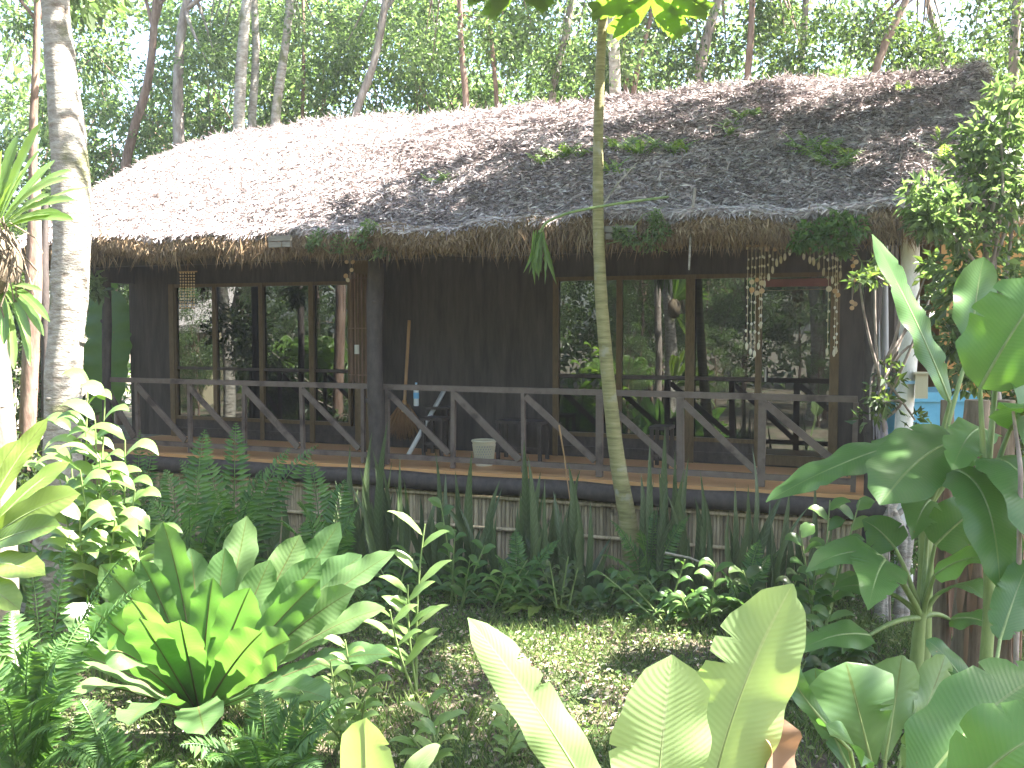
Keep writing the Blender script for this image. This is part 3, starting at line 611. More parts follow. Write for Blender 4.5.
for s0, t0, r0, p0 in [(-6.5,2,1.6,1),(-5,2,1.7,1),(-3.6,2,1.7,1),(-2.2,2.6,1.5,1),(-2.4,1.2,1.2,1),(-6,.3,1.3,1),(-4.6,.2,1.2,1),(-3.2,.2,1.1,1),(-1,3,.9,.97),(0.2,3.3,.7,.9),(1.2,3.5,.5,.8),(2.4,3.4,.4,.7),(3.9,.6,.55,.9),(4.4,.1,.5,.9),(2.0,.2,.3,.6),(4.2,1.8,.3,.7),(1.2,1.6,.3,.6),(3.1,2.4,.3,.6),(-.3,2.9,.6,.9),(.8,2.9,.5,.8),(1.9,3.1,.5,.85),(3.2,3.2,.45,.8),(4.3,2.9,.4,.7),(2.8,1.0,.3,.7),(.3,1.0,.25,.6),(3.6,1.7,.35,.8),(1.8,2.2,.25,.7)]:
    q = HW(s0, t0, ZE + (t0 + .45) * .6); LIT.append((*q, r0, p0))
LIT = np.array(LIT)
def to_canopy(px_, py_, zt, n, cl_r, hmin=6.2, hspan=2.6, ncl=None):
    """n leaves in clumps, chosen so that the crown shades the ground box px_ x py_"""
    ncl = ncl or max(4, n // 110); c = np.stack([RNG.uniform(*px_, ncl), RNG.uniform(*py_, ncl), np.full(ncl, zt)], 1)
    hh = hmin + RNG.random(ncl) * hspan; c = c + (SUN / SUN[2])[None] * hh[:, None]
    need = .37 * c[:, 1] + 3.4; up = np.maximum(0, need - c[:, 2]) / 1.0; up = np.where(np.abs(c[:, 0]) < .56 * c[:, 1] + .8, up, 0)
    c = c + (SUN / SUN[2])[None] * up[:, None] * 1.15
    i = RNG.integers(0, ncl, n); return c[i] + RNG.normal(0, 1, (n, 3)) * [cl_r, cl_r, cl_r * .6]
can = [
 to_canopy((-4.8, 4.2), (7.7, 11.0), .4, 17000, .55),
 to_canopy((-4.8, 4.2), (9.2, 11.2), 1.5, 6000, .5),
 to_canopy((1.6, 5.4), (3.2, 9.0), 1.6, 7500, .5),
 to_canopy((-.8, 3.2), (5.0, 7.8), 0., 3600, .45),
 to_canopy((-4.5, -.6), (3.6, 7.6), 0., 1800, .4),
 to_canopy((-1.5, 6.2), (8.5, 13.2), 4.6, 5200, .4, 5, 3),
 to_canopy((4, 9), (8, 14), .5, 3000, .6),
]
P = np.concatenate(can)
keep = np.ones(len(P), bool)
for x, y, z, r, pr_ in LIT:
    v = P - [x, y, z]; al = v @ SUN; dist = np.linalg.norm(v - al[:, None] * SUN, axis=1)
    keep &= ~((dist < r * (.7 + .6 * RNG.random(len(P)))) & (al > .3) & (RNG.random(len(P)) < pr_))
inview = (P[:, 2] < .335 * P[:, 1] + 2.85) & (np.abs(P[:, 0]) < .54 * P[:, 1] + .3) & (P[:, 1] < 17.5)
P = P[keep & ~inview]
ST = [((8.2, 4.0), 'greybark'), ((9.6, 9.0), 'brownbark'), ((10.4, 15.0), 'greybark'), ((5.2, -2.5), 'greybark'), ((-7.2, 6.0), 'brownbark')]
own = np.argmin(np.stack([np.hypot(P[:, 0] - b[0][0] * .8, P[:, 1] - b[0][1]) for b in ST]), 0)
words = ['tall shade tree right of the garden with its crown over the banana plants', 'tall shade tree right of the cottage with its crown over the roof', 'tall shade tree behind the right end of the cottage',
         'tall shade tree behind the viewpoint on the right', 'tall shade tree left of the garden']
for k, (b, bark) in enumerate(ST):
    Q = P[own == k]
    if len(Q) < 50: continue
    t = thing('shade_tree', words[k], 'tree', (b[0], b[1], 0), group='tall trees shading the garden')
    g = G(); ends = Q[RNG.integers(0, len(Q), 16)]
    branchy(g, [(b[0], b[1], 0), (b[0] + .1, b[1], 3), (b[0] - .2, b[1] + .1, 6), (b[0] - .5, b[1], 8.6), (b[0] - .8, b[1], 10.5)], .2, .07, ends); g.make('trunk', MT[bark], t)
    g = G(); K = len(Q); L = RNG.uniform(.18, .34, K); g.leaves(Q, RNG.normal(0, 1, (K, 3)), RNG.normal(0, .5, (K, 3)) + [0, 0, .8], L, L * .55, .2); g.make('crown', MT['canopy'], t, smooth=False)

# ---------------------------------------------------------------- garden on the viewer's side, seen mirrored in the windows
for i in range(40):
    a = RNG.uniform(math.radians(170), math.radians(292)); r = RNG.uniform(9, 22)
    if 172 < math.degrees(a) < 192 and r < 19: continue
    x, y = r * math.cos(a) - 1, 7 + r * math.sin(a) * 1.0
    if math.hypot(x, y) < 3.2 or x > 4: continue
    o = put_young(x, y, RNG.uniform(.7, 1.25), RNG.uniform(0, 6.3), int(RNG.choice([0, 1, 3]))); o['label'] = 'leafy young tree of the grove behind the viewpoint, seen only mirrored'; o['group'] = 'young trees behind the viewpoint'
for i, (x, y, s) in enumerate([(-8.8, 9.6, .3), (-10.2, 8.2, .36), (-9.6, 10.6, .34), (-12, 9, .42), (-13.5, 6.5, .5), (-11.5, 11, .4), (-14.5, 9.5, .45), (-16, 7, .55), (-8, 11, .26), (-6.6, 5.5, .3), (-7.4, 8.2, .3), (-6.0, 2.5, .3), (-8.6, 3.6, .34), (-5.0, 0.2, .32), (-7.6, .5, .36), (-9.5, 7, .4), (-3.5, -2.5, .33), (-1.5, -4, .4)]):
    o = put_young(x, y, s, i * 1.3, i % 5); o['label'] = 'low leafy garden bush beyond the left of the frame, seen only mirrored'; o['group'] = 'bushes across the garden'
for x, y, r in ((-7.4, -1.2, .17), (-10.4, 6.8, .15), (-4.4, -4.0, .2), (-11.5, 2.5, .2), (-8.2, 12.2, .12)):
    tree('garden_tree', {-7.4: 'pale trunked tree behind the viewpoint mirrored in the right window', -10.4: 'pale trunked tree out to the left by the lawn', -4.4: 'thick pale trunked tree behind the viewpoint',
         -11.5: 'pale trunked tree before the opposite bungalow', -8.2: 'slim pale trunked tree left of the lawn'}[x], 'tree', [(x, y, 0), (x + .1, y, 2), (x - .1, y + .1, 4.5), (x + .2, y, 7)], r, r * .6,
         [np.array([x, y, 7.5]) + RNG.normal(0, 1, 3) * [1.2, 1.2, .7] for _ in range(10)], .8, 2500, .14, .26, 'whitebark', 'forest', group='pale trunked trees across the garden')
# opposite bungalow
bx, by = -25, 7.5
ob = thing('bungalow', 'small thatched bungalow across the garden, seen mirrored in the windows', 'cottage', M=Matrix.Translation((bx, by, 0)) @ Matrix.Rotation(rad(-50), 4, 'Z'))
g = G(); g.box((-4, -2.5, 0), (4, 2.5, 3.0)); g.make('wall', MT['wall'] if False else surf('pale_wall', [(.35, .3, .2), (.45, .38, .26)], 3), ob, local=True, smooth=False)
g = G()
for sg in (1, -1):
    u = np.linspace(0, 1, 12); xx = np.linspace(-5, 5, 40); P_ = np.zeros((40, 12, 3)); P_[..., 0] = xx[:, None]; P_[..., 1] = sg * 3.6 * u[None]; P_[..., 2] = (5.4 - 2.7 * u)[None] + RNG.normal(0, .02, (40, 12)); g.grid(P_ if sg > 0 else P_[:, ::-1])
    Q_ = P_.copy(); Q_[..., 2] -= .25; g.grid(Q_ if sg < 0 else Q_[:, ::-1]); g.beam((-5, sg * 3.6, 2.58), (5, sg * 3.6, 2.58), .06, .24)
g.make('roof', MT['thatch_base'], ob, local=True, smooth=False)
g = G(); g.box((-1.5, 2.505, .9), (.2, 2.55, 2.2)); g.make('window', MT['darkwood'], ob, local=True, smooth=False)
g = G(); g.box((1.4, 2.505, .1), (2.3, 2.55, 2.2)); g.make('door', MT['darkwood'], ob, local=True, smooth=False)
# ================================================================ GARDEN PLANTS
def bez(a, b, arch, face=None):
    a = np.asarray(a, float); b = np.asarray(b, float); return [a, (a + b) / 2 + np.asarray(arch, float), b]
def plant(name, label, cat, base, group=None): return thing(name, label, cat, (base[0], base[1], base[2]), group)
def ground_at(p): return np.array([p[0], p[1], float(hgt(p[0], p[1]))])
TOCAM = np.array([0, -1, .55])
# ---- big trunks in the garden
def trunk(name, label, pts, rad, bark, extra=None):
    t = thing(name, label, 'tree', (pts[0][0], pts[0][1], 0)); g = G()
    pts = np.array(pts); T = np.linspace(0, 1, 40); tt = np.linspace(0, 1, len(pts)); P = np.stack([np.interp(T, tt, pts[:, k]) for k in range(3)], 1)
    for _ in range(3): P[1:-1] = (P[:-2] + 2 * P[1:-1] + P[2:]) / 4
    g.tube(P, np.interp(T, tt, rad) * (1 + .03 * np.sin(T * 60)), 18, .035)
    for _ in range(14):
        k = RNG.integers(3, 36); a = RNG.uniform(0, 6.28); r = np.interp(T[k], tt, rad)
        g.sphere(P[k] + [math.cos(a) * r * .85, math.sin(a) * r * .85, 0], r * RNG.uniform(.18, .34), 8, 6, (1, 1, .6), .4)
    g.make('trunk', MT[bark], t); return t, P
Yt = 9.3
pt = [WG(78, 590)] + [W(x, y, Yt) for x, y in ((64, 480), (61, 400), (67, 330), (73, 240), (70, 150), (63, 90), (57, 30), (53, -30))]; pt[0][2] = -.05; pt[0][1] = Yt
pt += [pt[-1] + [-.15, .2, 1.6], pt[-1] + [.1, .1, 4.5]]
t0, P0 = trunk('tree', 'thick pale barked tree at the left rising in front of the roof', pt, [.23, .175, .165, .16, .17, .165, .14, .125, .12, .11, .07], 'whitebark')
g = G(); p, o = crown_pts([pt[-1] + RNG.normal(0, 1, 3) * [1.6, 1.5, .7] for _ in range(16)], .8, 3500)
leafset(g, p, o, .14, .26); g.make('crown', MT['canopy'], t0, smooth=False)
# trunks low at the left edge
def simple_trunk(label, wp, Yd, wpx, bark, top=3.0):
    pts = [W(x, y, Yd) for x, y in wp]; b = pts[0].copy(); b[2] = -.05; pts = [b] + pts + [pts[-1] + [0, 0.1, top]]
    r = wpx / F * Yd / 2; return trunk('tree', label, pts, [r * 1.2] + [r] * len(wp) + [r * .6], bark)
simple_trunk('rough grey trunk at the bottom left edge beside the yellowish fern', [(2, 500), (4, 440), (-6, 330), (-14, 200), (-20, 60)], 5.6, 24, 'greybark', 4)
simple_trunk('dark brown trunk close left of the thick pale tree', [(27, 440), (30, 370), (34, 280)], 11.5, 16, 'brownbark', 1.2)
simple_trunk('thin dark pole trunk beside the dark brown trunk at left', [(46, 440), (46, 350), (44, 280)], 12.2, 9, 'darkwood', 1.0)
# papaya
Yp = 9.9
wp = [(638, 575), (628, 520), (617, 460), (608, 380), (601, 300), (598, 220), (598, 140), (600, 70), (604, 0), (608, -60)]
pp_ = [W(x, y, Yp) for x, y in wp]; pp_[0][2] = 0; pp_.append(pp_[-1] + [.1, 0, 1.2])
pap = thing('papaya_tree', 'slender yellow green papaya stem standing before the porch', 'tree', (pp_[0][0], Yp, 0)); g = G()
T = np.linspace(0, 1, 90); tt = np.linspace(0, 1, len(pp_)); P = np.stack([np.interp(T, tt, np.array(pp_)[:, k]) for k in range(3)], 1)
for _ in range(6): P[1:-1] = (P[:-2] + 2 * P[1:-1] + P[2:]) / 4
g.tube(P, np.interp(T, [0, .1, .3, .6, 1], [.13, .09, .068, .05, .04]) * (1 + .018 * np.sin(T * 330)), 14, .02); g.make('trunk', MT['papaya'], pap)
def papaya_leaf(g, c, nrm_, R, rot=0):
    nrm_ = np.asarray(nrm_, float) / np.linalg.norm(nrm_); a = nrm(np.cross(nrm_, [0, 1, .1])); b = np.cross(nrm_, a)
    for k in range(9):
        th = rot + (k - 4) * .62; d = a * math.sin(th) + b * math.cos(th); Lk = R * (1 - .05 * abs(k - 4))
        g.blade(bez(c, c + d * Lk - nrm_ * .06, nrm_ * .02), R * .3, nrm_, 'lance', nc=4, fold=-.05, wave=.02, wl=.1, n=10)
        for q in (.35, .5, .66, .82):
            for sg in (-1, 1):
                e = np.cross(nrm_, d) * sg; p0 = c + d * Lk * q; g.blade(bez(p0, p0 + nrm(d + e * .9) * Lk * .36 * (1.15 - q * .5), nrm_ * .01), R * .16, nrm_, 'lance', nc=2, fold=0, n=6)
g = G(); st = G(); top = pp_[-1]
for px, py, R, nz in ((652, -4, .7, (.0, .6, .8)), (515, -22, .6, (-.1, .6, .8)), (560, -80, .6, (-.2, -.3, .8)), (610, -90, .55, (.1, .5, .8))):
    c = W(px, py, Yp - .3); papaya_leaf(g, c, nz, R, rot=math.pi * 0); q = bez(top, c, [0, 0, .25]); u = np.linspace(0, 1, 10)[:, None]
    st.tube((1-u)**2*q[0] + 2*u*(1-u)*q[1] + u*u*q[2], .015, 6)
g.make('crown', MT['palm'], pap); st.make('leaf_stalk', MT['stem'], pap)

MT['ribbrown'] = surf('ribbrown', [(.08, .07, .03), (.13, .12, .05)], 9, .6)
# ---- bird's nest ferns
def nest_fern(label, cx, cy, specs, mat='birdnest', cat='fern', rib=True, wave=.015, bz=None):
    base = np.array([cx, cy, float(hgt(cx, cy)) if bz is None else bz]); t = plant('nest_fern', label, cat, base); g = G(); rb = G()
    for (tx, ty, Yt_, wd, arch, face) in specs:
        tip = W(tx, ty, Yt_); b = base + nrm(tip - base) * .08 + [0, 0, .1]
        P, N = g.blade(bez(b, tip, arch), wd, face, 'strap', nc=8, fold=.16, wave=wave, wl=.27, n=44)
        if rib: rb.tube(P - N * .004, np.linspace(.011, .003, len(P)), 5, cap=False)
    g.make('fronds', MT[mat], t); rb.make('midribs', MT['ribbrown'] if mat == 'birdnest' else MT['stem'], t); return t
C = (-.0, -1, .25)
cx, cy = W(200, 700, 6.5)[0], 6.5
specs = [(163, 522, 6.75, .27, (-.0, .12, .1), (-.3, -1, .3)), (190, 548, 6.9, .24, (.0, .1, .1), (.2, -1, .3)), (247, 516, 7.0, .25, (.02, .12, .08), (.2, -1, .4)),
 (100, 565, 6.6, .26, (-.05, .1, .2), (-.5, -1, .6)), (132, 600, 6.1, .28, (-.05, -.0, .18), (-.3, -1, .4)), (213, 578, 6.2, .24, (0, -.05, .12), (0, -1, .2)), (250, 588, 6.1, .27, (.03, -.03, .12), (.25, -1, .3)),
 (300, 535, 6.8, .24, (.1, .1, .16), (.5, -.8, .7)), (340, 522, 6.9, .22, (.12, .1, .12), (.6, -.8, .8)), (362, 555, 6.6, .26, (.12, 0, .22), (.3, -.8, 1)), (395, 552, 6.5, .2, (.1, 0, .24), (.3, -.7, 1)),
 (60, 612, 6.3, .27, (-.12, 0, .25), (-.4, -.6, 1)), (62, 700, 5.7, .26, (-.15, -.1, .3), (-.3, -.5, 1)), (110, 650, 5.7, .27, (-.08, -.1, .24), (-.3, -1, .5)), (140, 618, 5.8, .29, (-.02, -.1, .14), (-.1, -1, .3)),
 (262, 632, 5.9, .27, (.04, -.1, .14), (.2, -1, .3)), (385, 608, 6.3, .22, (.12, 0, .24), (.3, -.6, 1)), (392, 655, 6.1, .2, (.15, -.05, .26), (.2, -.6, 1)), (330, 700, 5.6, .24, (.1, -.1, .26), (.2, -.6, 1)), (205, 735, 5.3, .28, (0, -.15, .28), (0, -.6, 1)),
 (130, 725, 5.4, .26, (-.05, -.15, .28), (-.2, -.6, 1)), (225, 548, 6.8, .22, (0, .1, .1), (.1, -1, .3)), (140, 560, 6.7, .24, (-.02, .1, .12), (-.3, -1, .4)), (270, 560, 6.7, .24, (.05, .05, .12), (.4, -1, .4)), (320, 558, 6.6, .24, (.08, 0, .16), (.5, -1, .6)), (180, 620, 5.9, .28, (0, -.05, .12), (0, -1, .2)), (290, 640, 6.0, .28, (.06, -.05, .18), (.4, -1, .6)), (90, 610, 6.2, .28, (-.08, 0, .2), (-.4, -1, .6)), (355, 590, 6.3, .24, (.1, 0, .2), (.5, -.8, .8)), (285, 600, 6.9, .24, (.08, .1, .15), (.4, -.8, .6)), (30, 655, 6.1, .24, (-.15, 0, .3), (-.3, -.5, 1)), (320, 580, 6.3, .23, (.1, -.05, .2), (.5, -1, .5)), (170, 590, 7.1, .24, (0, .15, .15), (0, -.8, .6))]
nest_fern('large wavy leaved bird nest fern with upright lime green fronds, left foreground', cx, cy, specs)
cx, cy = W(-42, 590, 5.1)[0], 5.1
nest_fern('yellowish fern rosette cut by the left edge beside the grey trunk', cx, cy, [(80, 494, 4.9, .17, (.0, -.1, .12), (.2, -1, .6)), (60, 525, 4.7, .15, (0, -.1, .1), (0, -1, .8)), (48, 418, 5.3, .1, (-.04, 0, .05), (.3, -1, .2)), (18, 440, 5.3, .12, (-.04, 0, .05), (-.2, -1, .3)), (45, 575, 4.6, .16, (0, -.1, .12), (0, -.8, 1)), (70, 462, 5.3, .1, (0, 0, .12), (0, -1, .6)), (20, 610, 4.5, .15, (0, -.1, .1), (0, -.8, 1)), (-20, 440, 5.2, .15, (-.1, 0, .1), (0, -1, .3))], 'yellowleaf', wave=.008, bz=float(W(-42, 590, 5.1)[2]))

# ---- true ferns
def fern(label, base, tips, W_=.22, mat='fern', n=30, group='ferns in the garden', arch=.18):
    base = np.asarray(base, float); t = plant('fern', label, 'fern', base, group); g = G()
    for tx, ty, Yt_ in tips:
        tip = W(tx, ty, Yt_); L = np.linalg.norm(tip - base); d = tip - base
        g.frond(bez(base + [0, 0, .03], tip, [-d[0] * .12, -d[1] * .1, arch * L + .05]), W_, (d[0] * .3, -.5, 1), n=n)
    return g.make('fronds', MT[mat], t, smooth=False)
def gp(px, Yd, z=None): 
    p = W(px, 500, Yd); p[2] = float(hgt(p[0], p[1])) if z is None else z; return p
fern('feathery fern with spreading fronds at the bottom left corner', gp(15, 5.2), [(62, 655, 5.0), (75, 690, 4.8), (30, 640, 5.1), (-20, 660, 5.0), (55, 730, 4.6), (10, 610, 5.5), (85, 620, 5.6), (95, 760, 4.6), (0, 700, 4.6), (40, 700, 4.7), (60, 640, 5.4)], .36, arch=.3)
fern('feathery fern under the big rosette at the bottom edge', gp(265, 5.3), [(225, 725, 5.0), (300, 700, 5.2), (330, 730, 5.0), (260, 690, 5.4), (210, 760, 4.8), (320, 770, 4.8), (285, 765, 4.7), (180, 745, 5.0), (345, 700, 5.2), (240, 740, 4.7)], .3, arch=.28)
fern('fern at the bottom below the rosette on the left', gp(110, 5.0), [(60, 745, 4.7), (150, 745, 4.7), (100, 730, 4.9), (170, 775, 4.5), (40, 775, 4.6), (130, 760, 4.5), (80, 700, 5.1)], .3, arch=.28)
fern('long arching fern fronds bleached by sun before the pale tree', gp(40, 6.2), [(132, 548, 6.0), (118, 575, 5.9), (70, 535, 6.3), (30, 560, 6.3), (150, 580, 6.1)], .2)
fern('sword fern with stiff ladder fronds below the left railing', gp(232, 8.8), [(236, 423, 8.9), (200, 450, 8.8), (262, 470, 8.7), (290, 448, 8.9), (318, 445, 9.0), (180, 460, 8.7), (215, 490, 8.2), (250, 500, 8.2)], .38, arch=.26)
fern('fern close behind the big rosette under the left railing', gp(188, 8.4), [(165, 470, 8.4), (205, 430, 8.6), (225, 500, 8.0), (150, 500, 8.2), (240, 520, 7.9), (190, 505, 7.9)], .38, arch=.3)
fern('low fern left of the middle post near the rosette tips', gp(325, 8.6), [(300, 500, 8.2), (360, 505, 8.3), (345, 480, 8.6), (280, 520, 8.1), (340, 535, 8.0), (310, 460, 8.7)], .38, arch=.26)
fern('fern at the right foot of the papaya stem', gp(650, 9.6), [(690, 515, 9.4), (640, 530, 9.2), (610, 520, 9.4), (600, 555, 9.1), (680, 570, 9.1), (655, 510, 9.6)], .26)
fern('low fern between papaya stem and white post', gp(745, 8.8), [(720, 570, 8.6), (770, 555, 8.8), (790, 590, 8.5), (730, 600, 8.3), (760, 540, 8.9)], .24)
fern('fern in front of the snake plants at the centre', gp(520, 9.4), [(495, 555, 9.2), (545, 560, 9.1), (515, 530, 9.4), (560, 540, 9.3), (480, 575, 9.0)], .24)
fern('fern at the left end of the porch', gp(135, 9.8), [(120, 450, 9.8), (155, 440, 9.9), (105, 480, 9.6), (170, 470, 9.7), (140, 430, 10)], .28)

# ---- snake plants along the porch
SP = [(388, 10.1, 420), (372, 10.2, 432), (400, 9.9, 455), (435, 10.0, 450), (455, 10.0, 470), (472, 9.9, 452), (500, 9.9, 480), (524, 9.9, 440), (528, 9.7, 455), (545, 9.8, 478), (568, 9.7, 462), (580, 9.8, 470), (590, 9.7, 500),
      (650, 9.7, 440), (665, 9.6, 425), (675, 9.6, 450), (700, 9.5, 470), (735, 9.4, 482), (752, 9.3, 446), (770, 9.3, 500), (790, 9.2, 490), (815, 9.1, 478), (350, 10.2, 445), (335, 10.3, 480), (272, 10.4, 465), (250, 10.6, 470)]
places = {}
near = ['broom', 'middle post', 'waste basket', 'centre railing post', 'papaya stem', 'papaya roots', 'right window post', 'door', 'right end of the porch']
def near_name(px):
    for lim, nm in ((262, 'left of the sword fern'), (300, 'right of the sword fern'), (345, 'just left of the middle post'), (362, 'at the left foot of the middle post'), (380, 'in front of the middle post'), (394, 'at the right foot of the middle post'), (420, 'below the leaning broom'), (445, 'below the water bottle'), (463, 'left of the waste basket'), (486, 'right below the waste basket'), (512, 'right of the waste basket'),
                    (526, 'tallest one at the centre baluster'), (536, 'short one before the centre baluster'), (556, 'right of the centre baluster'), (574, 'left of the papaya stem by an arm'), (585, 'close left of the papaya stem'), (600, 'short one against the papaya stem'), (655, 'close right of the papaya stem'), (670, 'tallest one right of the papaya stem'), (690, 'below the wide railing post right of the papaya'),
                    (715, 'between the papaya stem and the door'), (745, 'below the left jamb of the door'), (760, 'tall one in front of the door'), (780, 'short one below the door'), (800, 'below the right jamb of the door'), (999, 'nearest the right end of the porch')):
        if px < lim: return nm
for px, Yd, ty in SP:
    b = gp(px, Yd); lab = 'dark green snake plant ' + near_name(px); t = plant('snake_plant', lab, 'snake plant', b, 'snake plants along the porch'); g = G()
    for k in range(int(RNG.integers(6, 9))):
        top = W(px + RNG.normal(0, 14) * (k > 0), (ty + RNG.uniform(15, 100)) if k else ty, Yd + RNG.normal(0, .1)); bb = b + [RNG.normal(0, .07), RNG.normal(0, .06), -.02]
        g.blade(bez(bb, top, [RNG.normal(0, .11), RNG.normal(-.02, .06), 0]), RNG.uniform(.06, .11), (RNG.normal(0, .5), -1, .1), 'x' if False else 'lance', nc=4, fold=.35, wave=.004, n=16)
    g.make('leaves', MT['snake'], t)

# ---- leafy stemmed plants (ginger like)
def ginger(label, base, stems, Lf, Wf, mat='ginger', group=None, name='ginger_plant', cat='plant', nleaf=9, droop=.5):
    t = plant(name, label, cat, base, group); g = G(); st = G()
    for (tx, ty, Yt_, arch) in stems:
        tip = W(tx, ty, Yt_); b = np.asarray(base) + [RNG.normal(0, .05), RNG.normal(0, .05), -.02]; q = bez(b, tip, arch); u = np.linspace(0, 1, 14)[:, None]; P = (1-u)**2*q[0] + 2*u*(1-u)*q[1] + u*u*q[2]
        st.tube(P, np.linspace(.012, .005, 14), 6); T = nrm(np.gradient(P, axis=0))
        for k in range(nleaf):
            i = int(4 + 9.99 * k / nleaf); sg = 1 if k % 2 else -1; a = RNG.uniform(-.5, .5)
            d = nrm(np.array([sg * math.cos(a), math.sin(a) - .2, .25]) + T[i] * .6); L = Lf * RNG.uniform(.75, 1.1)
            p0 = P[i]; p2 = p0 + d * L * .85 - [0, 0, L * droop * RNG.uniform(.5, 1.1)]; p1 = p0 + d * L * .5 + [0, 0, L * .12]
            g.blade([p0, p1, p2], Wf * RNG.uniform(.85, 1.15), (sg * .2, -.5, 1), 'lance', nc=4, fold=.2, wave=.004, wl=.2, n=12)
    g.make('leaves', MT[mat], t); st.make('stems', MT['stem'], t); return t
ginger('sunlit ginger clump with drooping pointed leaves beside the thick pale tree', gp(98, 7.4), [(88, 385, 7.4, (-.1, 0, .1)), (105, 400, 7.3, (0, 0, .1)), (70, 430, 7.5, (-.1, 0, .1)), (125, 440, 7.2, (.05, 0, .15)), (100, 460, 7.1, (0, 0, .1)), (135, 490, 7.1, (.05, 0, .2)), (60, 480, 7.3, (-.05, 0, .1)), (115, 520, 6.9, (0, 0, .1)), (80, 520, 6.9, (-.1, 0, .1)), (150, 530, 7.0, (0, 0, .2)), (95, 420, 7.2, (0, 0, .1)), (80, 470, 7.0, (0, 0, .1)), (112, 470, 7.3, (0, 0, .1))], .4, .12, nleaf=13)
ginger('pointed leaved ginger stem rising right of the big rosette', gp(415, 7.0), [(425, 524, 7.0, (-.05, 0, .1)), (408, 585, 6.9, (-.05, 0, .05)), (390, 610, 6.7, (-.05, 0, 0))], .38, .075, nleaf=7, droop=.12)
ginger('low pointed leaved seedling at the bottom of the lawn', gp(432, 5.8), [(425, 700, 5.8, (0, 0, .05)), (440, 720, 5.7, (0, 0, .02)), (410, 735, 5.6, (0, 0, 0))], .24, .06, nleaf=6, droop=.2)
ginger('small broad leaved seedling in the bottom centre grass', gp(505, 5.9), [(508, 705, 5.9, (0, 0, .05)), (520, 730, 5.7, (0, 0, .02))], .18, .06, nleaf=6, droop=.2)
ginger('leafy seedling tangle at the foot of the big rosette', gp(350, 6.2), [(345, 640, 6.1, (0, 0, .05)), (380, 670, 6.0, (0, 0, .02)), (330, 660, 5.9, (0, 0, 0)), (300, 690, 5.7, (0, 0, 0)), (365, 700, 5.7, (0, 0, 0))], .2, .06, nleaf=9, droop=.3)
ginger('green seedling before the snake plants left of the papaya', gp(455, 9.3), [(440, 500, 9.3, (0, 0, .05)), (455, 530, 9.2, (0, 0, .05)), (485, 545, 9.2, (0, 0, .05)), (470, 560, 9.0, (0, 0, 0))], .2, .1, 'shrub', nleaf=7, droop=.2)
ginger('dark weed bush below the white post', gp(820, 8.3), [(830, 500, 8.4, (0, 0, .05)), (800, 530, 8.3, (0, 0, .05)), (845, 540, 8.2, (0, 0, .05)), (860, 500, 8.4, (0, 0, .05)), (815, 570, 8.1, (0, 0, .05))], .28, .13, 'shrub', nleaf=8, droop=.3)
ginger('leafy weeds filling the gap left of the pale tree', gp(25, 8.8), [(10, 540, 8.8, (0, 0, .05)), (30, 510, 8.7, (0, 0, .05)), (45, 540, 8.6, (0, 0, .05)), (0, 500, 8.8, (0, 0, .05))], .3, .1, 'shrub', nleaf=8, droop=.3)

# ---- low dark weeds along the skirting
for k, (px, Yd, lab) in enumerate(((300, 9.6, 'low dark weed left of the middle post'), (400, 9.4, 'low dark weed right of the middle post'), (500, 9.2, 'low dark weed below the waste basket'), (560, 9.1, 'low dark weed left of the papaya roots'), (612, 9.3, 'low dark weed touching the papaya roots'),
      (700, 8.9, 'low dark weed beside the grey lying stick'), (770, 8.7, 'low dark weed below the door'), (350, 9.1, 'low dark weed between rosette and porch'), (665, 9.0, 'low dark weed right of the papaya roots'), (250, 9.0, 'low dark weed behind the big rosette'), (160, 8.6, 'low dark weed right of the sunlit ginger'), (830, 7.6, 'low dark weed left of the fanned stalks'), (790, 7.0, 'low weed in the shade right of the lawn'))):
    yb = 384 + F * math.tan(math.atan(2.7 / Yd) - PITCH)
    ginger(lab, gp(px, Yd), [(px + RNG.normal(0, 26), yb - RNG.uniform(12, 60), Yd + RNG.normal(0, .15), (0, 0, .03)) for _ in range(6)], RNG.uniform(.15, .3), RNG.uniform(.05, .12), 'shrub' if k % 3 else 'forestdark', nleaf=7, droop=.5, name='weed', cat='weed')
# ---- banana and large leaved plants
def petiole(g, a, b, arch, r0=.02, r1=.01):
    q = bez(a, b, arch); u = np.linspace(0, 1, 14)[:, None]; g.tube((1-u)**2*q[0] + 2*u*(1-u)*q[1] + u*u*q[2], np.linspace(r0, r1, 14), 8)
def bigplant(name, label, cat, base, leaves, mat='banana', stem=None, stemr=.06, prof='banana', wave=.02, rib=.012, group=None, stemmat='stem', fold=.12):
    t = plant(name, label, cat, base, group); gl = G(); gs = G(); rb = G()
    crownp = np.asarray(stem[-1] if stem is not None else base, float)
    if stem is not None:
        Q = np.array([base] + list(stem), float); T = np.linspace(0, 1, 16); P = np.stack([np.interp(T, np.linspace(0, 1, len(Q)), Q[:, k]) for k in range(3)], 1)
        gs.tube(P, np.linspace(stemr * 1.2, stemr * .7, 16), 14, .05)
    for lf in leaves:
        (ax, ay, aY), (bx, by, bY), arch, wd, face = lf[:5]; m = lf[5] if len(lf) > 5 else None
        a = W(ax, ay, aY); b = W(bx, by, bY); petiole(rb, crownp - [0, 0, .05], a, (0, 0, .06), rib * 1.9, rib)
        P, N = gl.blade(bez(a, b, arch), wd, face, prof, nc=10, fold=fold, wave=wave, wl=.35, n=56, tear=.07, curl=.3)
        rb.tube(P + (0 if False else -N * .004), np.linspace(rib, .002, len(P)), 6, cap=False)
    gl.make('leaves', MT[mat], t); rb.make('leaf_stalks', MT['stem'], t)
    if stem is not None: gs.make('stem', MT[stemmat], t)
    return t
b = gp(925, 6.4)
